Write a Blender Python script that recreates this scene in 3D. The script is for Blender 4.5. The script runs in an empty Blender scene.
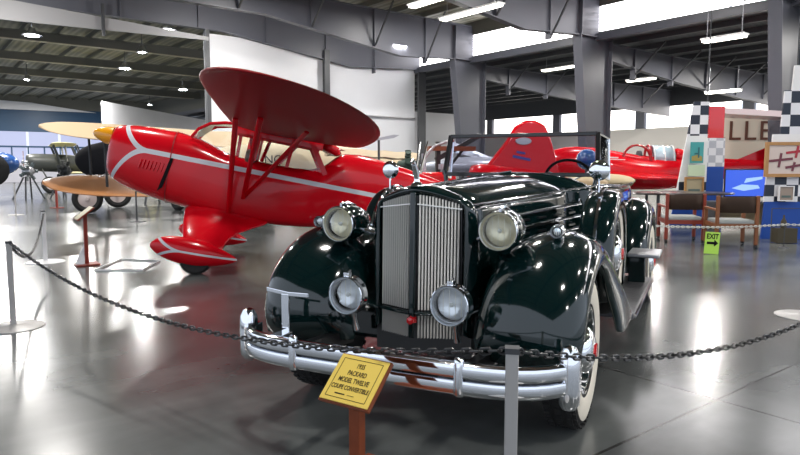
import bpy, math, random
from mathutils import Vector, Matrix
random.seed(5)
R=math.radians; PI=math.pi
col=bpy.context.scene.collection
F=642.; PITCH=R(5.5); EYE=1.37
def at(px,py,Y):            # image point -> world point at forward distance Y
    a=(px-400)/F; b=-(py-227.5)/F
    ry=math.cos(PITCH)+b*math.sin(PITCH); rz=-math.sin(PITCH)+b*math.cos(PITCH)
    return Vector((a*Y/ry, Y, EYE+rz*Y/ry))
# ------------------------------------------------------------------ materials
MATS={}
def mat(name,color,rough=.5,metal=0.,coat=0.,emit=None,es=0.,trans=0.,ior=1.45,bump=0.,bscale=30.,var=0.,vscale=5.,spec=.5,coatr=.03):
    if name in MATS: return MATS[name]
    m=bpy.data.materials.new(name); m.use_nodes=True; n=m.node_tree.nodes; l=m.node_tree.links
    b=n['Principled BSDF']; b.inputs['Base Color'].default_value=(*color,1); b.inputs['Roughness'].default_value=rough
    b.inputs['Metallic'].default_value=metal; b.inputs['Coat Weight'].default_value=coat; b.inputs['Coat Roughness'].default_value=coatr
    b.inputs['IOR'].default_value=ior; b.inputs['Transmission Weight'].default_value=trans
    b.inputs['Specular IOR Level'].default_value=spec
    if emit: b.inputs['Emission Color'].default_value=(*emit,1); b.inputs['Emission Strength'].default_value=es
    tc=n.new('ShaderNodeTexCoord')
    if var:
        t=n.new('ShaderNodeTexNoise'); t.inputs['Scale'].default_value=vscale; t.inputs['Detail'].default_value=4
        l.new(tc.outputs['Object'],t.inputs['Vector'])
        mx=n.new('ShaderNodeMix'); mx.data_type='RGBA'
        mx.inputs['A'].default_value=(*[c*(1-var) for c in color],1); mx.inputs['B'].default_value=(*[min(1,c*(1+var)) for c in color],1)
        l.new(t.outputs['Fac'],mx.inputs['Factor']); l.new(mx.outputs['Result'],b.inputs['Base Color'])
    if bump:
        t=n.new('ShaderNodeTexNoise'); t.inputs['Scale'].default_value=bscale; t.inputs['Detail'].default_value=3
        l.new(tc.outputs['Object'],t.inputs['Vector'])
        bp=n.new('ShaderNodeBump'); bp.inputs['Strength'].default_value=bump; bp.inputs['Distance'].default_value=.02
        l.new(t.outputs['Fac'],bp.inputs['Height']); l.new(bp.outputs['Normal'],b.inputs['Normal'])
    MATS[name]=m; return m
GREEN=mat('car_green_paint',(.0022,.012,.012),.10,coat=.6,spec=.5)
BLACKP=mat('black_paint',(.006,.006,.007),.3,coat=.5)
CHROME=mat('chrome',(.86,.88,.92),.07,1.)
SATIN=mat('satin_steel',(.45,.45,.47),.38,1.)
NICKEL=mat('grille_nickel',(.95,.93,.88),.25,.35)
RUBBER=mat('tyre_rubber',(.012,.012,.012),.75)
WWALL=mat('whitewall',(.80,.74,.62),.55)
GLASS=mat('headlamp_glass',(1,1,.98),.02,trans=1.,ior=1.2)
RED=mat('aircraft_red',(.60,.002,.010),.22,coat=.35,spec=.3,var=.06,vscale=1.5)
DRED=mat('dark_red',(.30,.004,.008),.3,coat=.4)
REDE=mat('red_enamel',(.6,.01,.015),.2,coat=1.)
WHITE=mat('white_paint',(.78,.78,.78),.45)
YEL=mat('plaque_yellow',(.86,.62,.12),.4,coat=.2)
ORANGE=mat('spinner_yellow',(.85,.36,.01),.25,coat=.6)
WOOD=mat('red_brown_wood',(.19,.042,.012),.45,var=.35,vscale=12)
PLYW=mat('varnished_ply',(.30,.13,.045),.4,coat=.3,var=.2,vscale=3)
CREAM=mat('cream_fabric',(.62,.52,.36),.7,var=.1,vscale=2)
TAN=mat('tan_canvas',(.55,.44,.27),.8,bump=.2)
LEATH=mat('tan_leather',(.42,.30,.17),.5)
DGREY=mat('dark_grey_steel',(.055,.058,.064),.45)
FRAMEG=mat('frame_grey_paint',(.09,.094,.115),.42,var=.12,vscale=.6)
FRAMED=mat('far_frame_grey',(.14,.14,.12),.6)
DARKG=mat('black_cloth',(.008,.008,.01),.9,spec=.15)
BRWN=mat('brown_upholstery',(.05,.028,.018),.7)
BLUE=mat('blue_panel',(.008,.06,.32),.5)
DBLUE=mat('deep_blue_metal',(.015,.06,.13),.4)
PBLUE=mat('bright_blue_paint',(.015,.07,.25),.25,coat=.7)
OLIVE=mat('dark_green_paint',(.02,.05,.035),.5)
BRASS=mat('brass',(.6,.42,.15),.3,1.)
GLOW=mat('lamp_glow',(1,1,1),.5,emit=(1,.97,.85),es=5.)
HIDG=mat('highbay_glow',(1,1,1),.5,emit=(.95,.97,1.),es=30.)
def thin_glass(name,tint=(1,1,1),refl=.12):
    m=bpy.data.materials.new(name); m.use_nodes=True; n=m.node_tree.nodes; l=m.node_tree.links; n.clear()
    o=n.new('ShaderNodeOutputMaterial'); t=n.new('ShaderNodeBsdfTransparent'); t.inputs[0].default_value=(*tint,1)
    g=n.new('ShaderNodeBsdfGlossy'); g.inputs['Roughness'].default_value=.03
    f=n.new('ShaderNodeFresnel'); f.inputs['IOR'].default_value=1.45
    mx=n.new('ShaderNodeMixShader'); l.new(f.outputs[0],mx.inputs[0]); l.new(t.outputs[0],mx.inputs[1]); l.new(g.outputs[0],mx.inputs[2]); l.new(mx.outputs[0],o.inputs[0])
    return m
CLEAR=thin_glass('clear_glass',(.98,.99,.99))
ROSE=thin_glass('windscreen_glass',(.80,.80,.84))
def floor_mat():
    m=bpy.data.materials.new('polished_concrete'); m.use_nodes=True; n=m.node_tree.nodes; l=m.node_tree.links; b=n['Principled BSDF']
    tc=n.new('ShaderNodeTexCoord')
    def noise(s,d=5,vec=None):
        t=n.new('ShaderNodeTexNoise'); t.inputs['Scale'].default_value=s; t.inputs['Detail'].default_value=d; l.new(vec or tc.outputs['Object'],t.inputs['Vector']); return t
    def math_(op,a,b_=None,c=None):
        k=n.new('ShaderNodeMath'); k.operation=op
        for i,v in enumerate((a,b_,c)):
            if v is None: continue
            if isinstance(v,(int,float)): k.inputs[i].default_value=v
            else: l.new(v,k.inputs[i])
        return k.outputs[0]
    a=noise(.35); c=noise(2.5,6); st=n.new('ShaderNodeMapping'); st.inputs['Scale'].default_value=(.5,2.4,1); st.inputs['Rotation'].default_value=(0,0,.5); l.new(tc.outputs['Object'],st.inputs[0]); s=noise(.8,6,st.outputs[0])
    s.inputs['Distortion'].default_value=.5
    f=math_('ADD',math_('MULTIPLY',a.outputs['Fac'],.4),math_('MULTIPLY',c.outputs['Fac'],.25)); f=math_('ADD',f,math_('MULTIPLY',s.outputs['Fac'],.35))
    cr=n.new('ShaderNodeValToRGB'); cr.color_ramp.elements[0].position=.34; cr.color_ramp.elements[0].color=(.042,.047,.047,1); cr.color_ramp.elements[1].position=.68; cr.color_ramp.elements[1].color=(.16,.17,.166,1)
    l.new(f,cr.inputs[0])
    # sawn joints on a 5 m grid along the building axes
    mp=n.new('ShaderNodeMapping'); mp.vector_type='POINT'; l.new(tc.outputs['Object'],mp.inputs[0])
    sx=n.new('ShaderNodeSeparateXYZ'); l.new(mp.outputs[0],sx.inputs[0])
    def joint(o,off):
        q=math_('PINGPONG',math_('SUBTRACT',o,off),2.5); return math_('LESS_THAN',q,.009)
    j=math_('MAXIMUM',joint(sx.outputs[0],3.72),joint(sx.outputs[1],1.75))
    mx=n.new('ShaderNodeMix'); mx.data_type='RGBA'; mx.inputs['B'].default_value=(.02,.02,.02,1); l.new(j,mx.inputs['Factor']); l.new(cr.outputs[0],mx.inputs['A']); l.new(mx.outputs['Result'],b.inputs['Base Color'])
    l.new(math_('MULTIPLY_ADD',a.outputs['Fac'],.18,.11),b.inputs['Roughness'])
    b.inputs['Specular IOR Level'].default_value=.6
    bp=n.new('ShaderNodeBump'); bp.inputs['Strength'].default_value=.03; bp.inputs['Distance'].default_value=.01; l.new(a.outputs['Fac'],bp.inputs['Height']); l.new(bp.outputs[0],b.inputs['Normal'])
    return m
def corrugated(name,c0,c1,scale,axis='X',rot=0.,rough=.55,metal=0.):
    m=bpy.data.materials.new(name); m.use_nodes=True; n=m.node_tree.nodes; l=m.node_tree.links; b=n['Principled BSDF']
    tc=n.new('ShaderNodeTexCoord'); mp=n.new('ShaderNodeMapping'); mp.inputs['Rotation'].default_value=(0,0,rot); l.new(tc.outputs['Object'],mp.inputs[0])
    w=n.new('ShaderNodeTexWave'); w.bands_direction=axis; w.inputs['Scale'].default_value=scale; w.inputs['Distortion'].default_value=0; l.new(mp.outputs[0],w.inputs[0])
    cr=n.new('ShaderNodeValToRGB'); cr.color_ramp.elements[0].color=(*c0,1); cr.color_ramp.elements[1].color=(*c1,1); l.new(w.outputs['Fac'],cr.inputs[0]); l.new(cr.outputs[0],b.inputs['Base Color'])
    bp=n.new('ShaderNodeBump'); bp.inputs['Strength'].default_value=.5; bp.inputs['Distance'].default_value=.05; l.new(w.outputs['Fac'],bp.inputs['Height']); l.new(bp.outputs[0],b.inputs['Normal'])
    b.inputs['Roughness'].default_value=rough; b.inputs['Metallic'].default_value=metal
    return m
def insulation():
    m=mat('white_insulation',(.66,.67,.70),.38,bump=.9,bscale=.9,var=.10,vscale=.5); return m
INSUL=insulation()
FLANGE=mat('lit_flange',(.42,.38,.28),.5)  # lamplight on the far bottom flanges, put into their colour
def checker(name,a,b_,scale,off=(0,0,0)):
    m=bpy.data.materials.new(name); m.use_nodes=True; n=m.node_tree.nodes; l=m.node_tree.links; b=n['Principled BSDF']
    tc=n.new('ShaderNodeTexCoord'); mp=n.new('ShaderNodeMapping'); mp.inputs['Location'].default_value=off; l.new(tc.outputs['Object'],mp.inputs[0])
    c=n.new('ShaderNodeTexChecker'); c.inputs['Scale'].default_value=scale; c.inputs[1].default_value=(*a,1); c.inputs[2].default_value=(*b_,1); l.new(mp.outputs[0],c.inputs[0]); l.new(c.outputs[0],b.inputs['Base Color']); b.inputs['Roughness'].default_value=.5
    return m
# ------------------------------------------------------------------ mesh builder
class MB:
    def __init__(s): s.v=[]; s.f=[]; s.m=[]
    def add(s,vs,fs,mi=0):
        o=len(s.v); s.v+= [tuple(v) for v in vs]; s.f+=[tuple(i+o for i in f) for f in fs]; s.m+=[mi]*len(fs); return s
    def box(s,c,d,rot=None,mi=0):
        c=Vector(c); M=rot.to_matrix() if hasattr(rot,'to_matrix') else (rot or Matrix.Identity(3))
        vs=[c+M@Vector((x*d[0]/2,y*d[1]/2,z*d[2]/2)) for x in(-1,1) for y in(-1,1) for z in(-1,1)]
        return s.add(vs,[(0,1,3,2),(4,6,7,5),(0,4,5,1),(2,3,7,6),(0,2,6,4),(1,5,7,3)],mi)
    def bar(s,a,b,w,h,up=(0,0,1),mi=0):
        a=Vector(a);b=Vector(b);d=(b-a); y=d.normalized(); x=y.cross(Vector(up)); 
        if x.length<1e-4: x=Vector((1,0,0))
        x.normalize(); z=x.cross(y); M=Matrix((x,y,z)).transposed()
        return s.box((a+b)/2,(w,d.length,h),M,mi)
    def loft(s,rings,caps=(True,True),closed=True,mi=0,wrap=False):
        n=len(rings[0]); o=len(s.v)
        for r in rings: s.v+=[tuple(p) for p in r]
        k=len(rings)
        for i in range(k if wrap else k-1):
            i2=(i+1)%k
            for j in range(n if closed else n-1):
                j2=(j+1)%n; s.f.append((o+i*n+j,o+i*n+j2,o+i2*n+j2,o+i2*n+j)); s.m.append(mi)
        if closed and not wrap:
            if caps[0]: s.f.append(tuple(o+j for j in range(n-1,-1,-1))); s.m.append(mi)
            if caps[1]: s.f.append(tuple(o+(k-1)*n+j for j in range(n))); s.m.append(mi)
        return s
    def tube(s,pts,r,seg=10,mi=0,caps=(True,True),wrap=False,flat=1.):
        pts=[Vector(p) for p in pts]; n=len(pts); rs=r if isinstance(r,(list,tuple)) else [r]*n
        rings=[]; prev=None
        for i,p in enumerate(pts):
            if wrap: t=pts[(i+1)%n]-pts[i-1]
            else: t=pts[min(i+1,n-1)]-pts[max(i-1,0)]
            t.normalize()
            if prev is None:
                x=t.cross(Vector((0,0,1)))
                if x.length<.05: x=t.cross(Vector((1,0,0)))
            else: x=prev-t*prev.dot(t)
            x.normalize(); prev=x; y=t.cross(x)
            rings.append([p+(x*math.cos(2*PI*k/seg)+y*math.sin(2*PI*k/seg)*flat)*rs[i] for k in range(seg)])
        return s.loft(rings,caps,True,mi,wrap)
    def cyl(s,a,b,r,r2=None,seg=20,mi=0): return s.tube([a,b],[r,r if r2 is None else r2],seg,mi)
    def lathe(s,prof,origin=(0,0,0),axis='Z',seg=32,mi=0,mis=None,scale=(1,1)):
        # prof: (radius, along)
        o=Vector(origin); rings=[]
        ax={'X':(Vector((1,0,0)),Vector((0,1,0)),Vector((0,0,1))),'Y':(Vector((0,1,0)),Vector((0,0,1)),Vector((1,0,0))),'Z':(Vector((0,0,1)),Vector((1,0,0)),Vector((0,1,0)))}[axis] if isinstance(axis,str) else None
        if ax is None:
            a=Vector(axis).normalized(); u=a.orthogonal().normalized(); ax=(a,u,a.cross(u))
        for r,h in prof: rings.append([o+ax[0]*h+(ax[1]*math.cos(2*PI*k/seg)*scale[0]+ax[2]*math.sin(2*PI*k/seg)*scale[1])*max(r,1e-4) for k in range(seg)])
        b=len(s.f); s.loft(rings,(prof[0][0]<=.05,prof[-1][0]<=.05),True,mi)
        if mis:
            for i in range(len(prof)-1):
                for j in range(seg): s.m[b+i*seg+j]=mis[i]
        return s
    def prism(s,poly,thick_vec,mi=0):
        t=Vector(thick_vec); a=[Vector(p) for p in poly]; return s.loft([a,[p+t for p in a]],mi=mi)
    def sphere(s,c,r,seg=16,rings=10,mi=0,sc=(1,1,1)):
        c=Vector(c); rr=[]
        for i in range(rings+1):
            t=PI*i/rings; q=max(math.sin(t),.002); rr.append([c+Vector((q*math.cos(2*PI*k/seg)*r*sc[0],q*math.sin(2*PI*k/seg)*r*sc[1],-math.cos(t)*r*sc[2])) for k in range(seg)])
        return s.loft(rr,mi=mi)
    def build(s,name,mats,parent=None,smooth=True,subsurf=0,bevel=0.,solid=0.,autos=True,loc=None):
        me=bpy.data.meshes.new(name); me.from_pydata(s.v,[],s.f); 
        if not isinstance(mats,(list,tuple)): mats=[mats]
        for m in mats: me.materials.append(m)
        me.polygons.foreach_set('material_index',s.m); me.update()
        import bmesh
        bm=bmesh.new(); bm.from_mesh(me); bmesh.ops.recalc_face_normals(bm,faces=bm.faces); bm.to_mesh(me); bm.free()
        if smooth:
            me.polygons.foreach_set('use_smooth',[True]*len(me.polygons))
            if autos and not subsurf: me.set_sharp_from_angle(angle=R(38))
        o=bpy.data.objects.new(name,me); col.objects.link(o); o.parent=parent
        if loc: o.location=loc
        if solid: d=o.modifiers.new('s','SOLIDIFY'); d.thickness=solid; d.offset=-1
        if bevel: d=o.modifiers.new('b','BEVEL'); d.width=bevel; d.segments=2; d.limit_method='ANGLE'
        if subsurf: d=o.modifiers.new('u','SUBSURF'); d.levels=subsurf; d.render_levels=subsurf
        return o
def tag(o,label=None,cat=None,group=None,kind=None):
    if label: o['label']=label
    if cat: o['category']=cat
    if group: o['group']=group
    if kind: o['kind']=kind
    return o
def empty(name,loc=(0,0,0),rot=(0,0,0),label=None,cat=None,group=None):
    o=bpy.data.objects.new(name,None); o.empty_display_size=.2; col.objects.link(o); o.location=loc; o.rotation_euler=rot
    return tag(o,label,cat,group)
def text(name,body,size,m,parent,loc,rot=(0,0,0),ext=.0008,align='CENTER',sx=1.,bold=0.):
    c=bpy.data.curves.new(name,'FONT'); c.body=body; c.size=size; c.extrude=ext; c.align_x=align; c.align_y='CENTER'; c.offset=bold
    t=bpy.data.objects.new(name,c); col.objects.link(t); bpy.context.view_layer.update()
    me=bpy.data.meshes.new_from_object(t.evaluated_get(bpy.context.evaluated_depsgraph_get())); bpy.data.objects.remove(t)
    o=bpy.data.objects.new(name,me); me.materials.clear(); me.materials.append(m); col.objects.link(o); o.parent=parent; o.location=loc; o.rotation_euler=rot; o.scale=(sx,1,1)
    return o
def struct(o): o['kind']='structure'; return o
def copy_tree(o,parent=None):
    c=o.copy(); col.objects.link(c); c.parent=parent
    for ch in [x for x in bpy.data.objects if x.parent==o]: copy_tree(ch,c)
    return c
# ------------------------------------------------------------------ building, axes u (right-away) and v (left-away)
UA=math.atan2(.613,.790)
def uvw(u,v,z): return Vector((u*.790-v*.613, u*.613+v*.790, z))
def S(name,mb,m,**k):
    o=mb.build(name,m,None,smooth=k.pop('smooth',False),**k); o.rotation_euler=(0,0,UA); return struct(o)   # built in u,v,z
U0,V0,U1,V1=-7.,-9.,34.,62.
fl=MB().box((14,26,-.1),(70,90,.2)).build('floor',floor_mat(),None,smooth=False); fl.rotation_euler=(0,0,UA); fl.location=uvw(0,0,0); struct(fl)
DECK=corrugated('roof_deck',(.17,.17,.13),(.27,.26,.20),1.1,'X',0,.6)
DECK2=corrugated('aisle_deck',(.05,.052,.06),(.11,.115,.12),1.6,'X',0,.5)
S('ceiling',MB().box(((U0+18.75)/2,(V0+V1)/2,7.25),(18.75-U0,V1-V0,.12)),DECK)
S('ceiling',MB().box(((18.75+U1)/2,(V0+V1)/2,5.78),(U1-18.75,V1-V0,.1)),DECK2)
def panelglow(name,c,es):
    m=bpy.data.materials.new(name); m.use_nodes=True; n=m.node_tree.nodes; l=m.node_tree.links; b=n['Principled BSDF']
    b.inputs['Base Color'].default_value=(.6,.6,.6,1); b.inputs['Emission Color'].default_value=(*c,1); b.inputs['Emission Strength'].default_value=es; return m
SKYP=panelglow('daylit_translucent_panel',(1.,.97,1.),5.)
SKYW=panelglow('daylit_window_panel',(1.,.95,.9),3.2)
SKYB=panelglow('daylit_door_glazing',(.62,.68,1.),.52)
SKYB.node_tree.nodes['Principled BSDF'].inputs['Base Color'].default_value=(.05,.05,.06,1)
cl=MB()
v=V0
wn=0
while v<27:
    wn+=1; o=S('window_%d'%wn,MB().box((18.8,v+3.,6.2),(.04,5.9,.92)),SKYP); v+=6
S('wall_side',MB().box((18.8,(27.+V1)/2,6.4),(.06,V1-27.,1.7)),FRAMED)
S('trim_1',MB().box((18.8,(V0+V1)/2,6.93),(.1,V1-V0,.55)),FRAMED)
S('trim_2',MB().box((18.66,(V0+V1)/2,5.62),(.22,V1-V0,.2)),FRAMEG)
# roof purlins: main hall and aisle
for k in range(20):
    u=-6+k*1.3
    if u<18.3: S('roof_purlin',MB().box((u,(V0+V1)/2,7.1),(.07,V1-V0,.2)),FRAMED)
for k in range(9): S('roof_purlin',MB().box((20+k*1.6,(V0+V1)/2,5.64),(.06,V1-V0,.18)),DGREY)
# portal frames every 6 m along v
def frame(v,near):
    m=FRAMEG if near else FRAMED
    b=MB(); t=.03
    zt=6.98
    if near:
        lower=[(-6,6.25),(9.5,6.2),(15,5.45),(17.8,5.62)]
    else: lower=[(-6,6.62),(9.5,6.6),(18.2,6.5)]
    poly=[(u,v-t,z) for u,z in lower]+[(18.7,v-t,lower[-1][1]),(18.7,v-t,zt),(-6,v-t,zt)]
    b.prism(poly,(0,2*t,0))
    for (a,c) in zip(lower[:-1],lower[1:]): b.bar((a[0],v,a[1]),(c[0],v,c[1]),.24,.03,mi=0 if near else 1)
    b.box((6.3,v,zt),(24.6,.24,.03))
    if near:
        for u in (0,3,6,8.6,11.2,13.8,16.2):
            import bisect
            zb=6.2 if u<=9.5 else 6.2-(u-9.5)*.136
            b.box((u,v,(zb+zt)/2),(.05,.22,zt-zb))
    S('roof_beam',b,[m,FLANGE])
    if near and v>22:
        S('column',MB().box((18.75,v,2.85),(.05,.3,5.7)).box((18.75,v-.16,2.85),(.42,.03,5.7)),DGREY)
    elif near:
        c=MB(); w0,w1=.55,1.25
        c.prism([(18.9-w0,v-t,0),(19.35,v-t,0),(19.35,v-t,5.65),(19.35,v-t,6.9),(18.9-w1+.1,v-t,6.9),(18.9-w1,v-t,5.6)],(0,2*t,0))
        c.bar((18.9-w0,v,0),(18.9-w1,v,5.6),.34,.04,up=(1,0,0)); c.box((18.9-w1+.05,v,6.25),(.04,.34,1.3)); c.box((19.37,v,3.4),(.04,.34,6.8))
        c.box((18.5,v,5.62),(1.7,.34,.04)); c.box((18.6,v,.03),(1.2,.5,.06))
        S('column',c,FRAMEG)
        r=MB()
        r.prism([(19.4,v-t,4.95),(24,v-t,4.55),(29,v-t,4.3),(U1,v-t,4.1),(U1,v-t,5.5),(19.4,v-t,5.5)],(0,2*t,0))
        for a,c2 in (((19.4,4.95),(24,4.55)),((24,4.55),(29,4.3)),((29,4.3),(U1,4.1))): r.bar((a[0],v,a[1]),(c2[0],v,c2[1]),.22,.03)
        r.box((26.7,v,5.5),(14.6,.22,.03))
        for u in (20.9,23.4,26.,28.6,31.2): r.box((u,v,4.95),(.09,.2,1.1))
        S('roof_beam',r,FRAMEG)
for k in range(-1,9):
    v=1.35+6*k
    if abs(v-25.35)<.1: v=22.7
    frame(v,v<23)
# flange braces on frames, each strut on its own
def strut(a,b,m=DGREY,w=.05): S('brace_strut',MB().bar(a,b,w,w),m)
for v in (13.35,19.35):
    for u in (3,6,8.6,11.2,13.8,16.2):
        zb=6.2 if u<=9.5 else 6.2-(u-9.5)*.136
        strut((u,v-.1,zb+.05),(u,v-1.2,7.05))
    for u in (20.9,23.4,26.,28.6,31.2):
        strut((u,v-.1,4.6),(u,v-1.2,5.6))
# far hall: hanging rods and white curtain-like header
for k,(px,py,py2,Y) in enumerate([(31,18,55,38),(110,26,42,36),(177,36,50,36),(74,45,60,45),(95,47,62,45),(152,56,70,45),(66,62,74,52),(84,64,76,52),(134,70,82,52),(60,77,88,58),(77,78,88,58),(120,83,92,58)]):
    a=at(px,py,Y); b=at(px-2,py2,Y)
    o=MB().cyl(a,b,.035,seg=6).build('hanger_rod',CREAM); struct(o)
# white insulated partition at v=27.7 for u>10.9, header band left of it
w=MB().box(((8.9+18.6)/2,22.95,3.05),(18.6-8.9,.12,6.1)); S('wall_back',w,INSUL)
S('wall_header',MB().prism([(U0,22.5,5.62),(3,22.5,5.66),(8.9,22.5,5.78),(8.9,22.5,5.9),(3,22.5,6.25),(U0,22.5,6.3)],(0,.08,0)),mat('grey_liner',(.30,.30,.31),.5,bump=.6,bscale=.8))
for u in (2.5,5.4): S('hanger_rod',MB().box((u,22.4,6.),(.08,.1,1.)),DGREY)
S('column',MB().box((8.9,22.7,3.1),(.14,.2,6.2)),DGREY)
for u in (13.8,):
    S('column',MB().box((u,22.72,3.),(.05,.3,6.)).box((u,22.56,3.),(.24,.04,6.)),DGREY)
    S('wall_girt',MB().box((u,22.5,3.95),(.9,.06,.07)),DGREY)
S('wall_girt',MB().box((16.2,22.8,3.5),(4.6,.1,.05)),SATIN)
# beyond A column: continuing white wall and second thin column
S('wall_back',MB().box((26.5,34.,2.5),(15.2,.12,5.)),INSUL)
# side wall of aisle with bright windows
S('wall_right',MB().box((U1,(V0+V1)/2,1.75),(.12,V1-V0,3.5)),mat('cream_sheet',(.60,.57,.52),.5,bump=.8,bscale=.7))
S('wall_right',MB().box((U1,(V0+V1)/2,5.2),(.12,V1-V0,1.1)),DGREY)
v=V0
while v<V1-1:
    wn+=1; S('window_%d'%wn,MB().box((U1-.02,v+3.1,4.08),(.06,5.2,1.15)),SKYW)
    S('trim_%d'%(wn+10),MB().box((U1-.03,v+6.1,4.08),(.2,.55,1.15)),FRAMEG); v+=6
# far end wall: blue header, glazed door leaves, white strip
b=MB().box((6,V1,5.2),(26,.2,2.0)); S('wall_far',b,DBLUE)
S('wall_far',MB().box((12,V1,6.9),(38,.22,1.5)),FRAMED)
tr=MB().prism([(0,V1-.3,5.95),(14,V1-.3,6.0),(9,V1-.3,6.6),(0,V1-.3,6.9)],(0,.1,0)); S('trim_3',tr,INSUL)
for k in range(8):
    u=-1+k*2.4
    wn+=1; S('window_%d'%wn,MB().box((u+1.2,V1-.02,2.9),(2.2,.06,2.6)),SKYB)
S('trim_4',MB().box((6,V1-.1,2.95),(26,.15,.14)),DBLUE)
for k in range(12): S('mullion',MB().box((-1+k*1.2,V1-.1,2.3),(.10,.15,1.35)),DBLUE)
S('wall_far',MB().box((6,V1,.8),(26,.2,1.6)),mat('pale_lower_wall',(.45,.45,.5),.5))
a=at(101,101,42); c=at(215,119,62); 
m_=MB().prism([(a.x,a.y,0),(c.x,c.y,0),(c.x,c.y,a.z),(a.x,a.y,a.z)],(.1,.15,0)).build('wall_partition',INSUL,None,smooth=False); struct(m_)
for t in (.02,.5,.97):
    q=a.lerp(c,t); struct(MB().box((q.x-.1,q.y-.1,a.z/2),(.18,.18,a.z)).build('column',DGREY,None,smooth=False))
# ------------------------------------------------------------------ lamps
def fluor(px,py,Y,L=1.5,ang=0.,label=''):
    p=at(px,py,Y); e=empty('ceiling_light',p,(0,0,ang),label,'ceiling light','fluorescent fixtures in the roof')
    MB().box((0,0,.05),(L,.3,.05)).build('housing',WHITE,e,bevel=.01,smooth=False)
    MB().box((0,0,0),(L*.96,.24,.05)).build('diffuser',GLOW,e,bevel=.02,smooth=False)
    for s in (-1,1): MB().cyl((s*L*.4,0,.08),(s*L*.4,0,.9),.008,seg=6).build('hanger',SATIN,e)
VD=UA+PI/2
fluor(724,39,16.0,1.05,VD,'bright tube light hanging above the checkered displays')
fluor(641,80,27,1.3,VD,'small tube light beside the large grey column, deeper in the aisle')
fluor(432,1,17.5,1.8,VD,'tube light at the top edge left of the roof beams')
fluor(470,13,18.5,2.4,VD,'long tube light in front of the clerestory windows')
fluor(723,92,24,1.3,VD,'low tube light over the white banner')
fluor(564,68,26,2.2,VD,'dull tube light between the two tapered columns')
hb=[(32,36,33,'high-bay lamp at the left edge of the roof'),(167,31,30,'high-bay lamp nearest the red wing'),(125,69,42,'high-bay lamp in the middle of the far roof'),(183,90,52,'high-bay lamp right above the far partition'),(142,53,38,'dim high-bay lamp between two brighter ones'),(27,80,50,'faint high-bay lamp low at the left'),(150,105,60,'farthest high-bay lamp, just above the white partition')]
for px,py,Y,lb in hb:
    p=at(px,py,(6.3-EYE)*645/(165-py)); e=empty('high_bay_lamp',p,(0,0,0),lb,'ceiling lamp','high-bay lamps in the far hall')
    k=.55 if 'dim' in lb or 'faint' in lb or 'farthest' in lb else 1.
    MB().lathe([(.1,.32),(.14,.2),(.26*k+.1,.02)],seg=16).build('reflector',SATIN,e)
    MB().lathe([(.02,0),(.24*k,0),(.24*k,.03),(.02,.03)],seg=16).build('lamp_glow',HIDG,e)
    MB().cyl((0,0,.3),(0,0,7.19-p.z),.02,seg=6).build('hanger',DGREY,e)
# area lights added under the roof to brighten the hall, no fittings modelled
def hall_fill(u,v,z,W,sx=.6,sy=.3,c=(1,.97,.93),tilt=0.):
    d=bpy.data.lights.new('hall_fill_light','AREA'); d.shape='RECTANGLE'; d.size=sx; d.size_y=sy; d.energy=W; d.color=c
    o=bpy.data.objects.new('hall_fill_light',d); col.objects.link(o); o.location=uvw(u,v,z); o.rotation_euler=(tilt,0,UA)
for v in (-4.6,1.4,7.4,13.4,19.4,22.4):
    for u in (2.5,9.,15.): hall_fill(u,v-3,5.9 if v>20 else 6.75,{-4.6:110,1.4:120,7.4:130,13.4:170,19.4:260,22.4:130}[v],tilt=.7 if v>20 else 0.)  # last row tilted as an added wash on the white wall
for v in (31.4,37.4,43.4,49.4,55.4):
    for u in (4,10.5): hall_fill(u,v,6.55,430,.3,.2)
for v in (-1,5,11,17,23):
    for u in (22.5,29): hall_fill(u,v,5.3,210)
# ------------------------------------------------------------------ CAR
SPY,SPZ=1.0,.795
CA=R(25.5); CO=Vector((.23,3.66,0))
car=empty('vintage_car',CO,(0,0,-CA),'dark green open 1930s touring car with tall chrome grille and whitewall tyres','car')
def cw(x,y,z): # car local -> world
    return Vector((CO.x+x*math.cos(CA)+y*math.sin(CA),CO.y-x*math.sin(CA)+y*math.cos(CA),z))
def sym(half): # half ring from centre top to centre bottom on +x, mirrored
    return half+[(-x,y,z) for x,y,z in reversed(half) if abs(x)>1e-5]
# hood
def hood_ring(y,w,zt,zs,zb):
    return sym([(0,y,zt),(w*.30,y,zt-.006),(w*.62,y,zt-.03),(w*.88,y,zs+.02),(w*.985,y,zs-.02),(w,y,zs-.07),(w,y,(zs+zb)/2),(w*.97,y,zb)])
hd=[(-.22,.265,1.252,1.165,.55),(-.05,.285,1.262,1.168,.55),(.4,.36,1.28,1.18,.55),(.95,.46,1.30,1.20,.55),(1.45,.56,1.32,1.215,.5)]
MB().loft([hood_ring(*h) for h in hd]).build('hood',GREEN,car,subsurf=2)
cow=[(1.455,.562,1.322,1.217,.45),(1.6,.59,1.325,1.222,.45),(1.72,.62,1.315,1.225,.45)]
MB().loft([hood_ring(*h) for h in cow]).build('cowl',GREEN,car,subsurf=2)
MB().tube([(0,-.25,1.262),(0,.4,1.287),(0,.95,1.307),(0,1.45,1.327)],.007,8).build('hood_hinge',CHROME,car)
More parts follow.
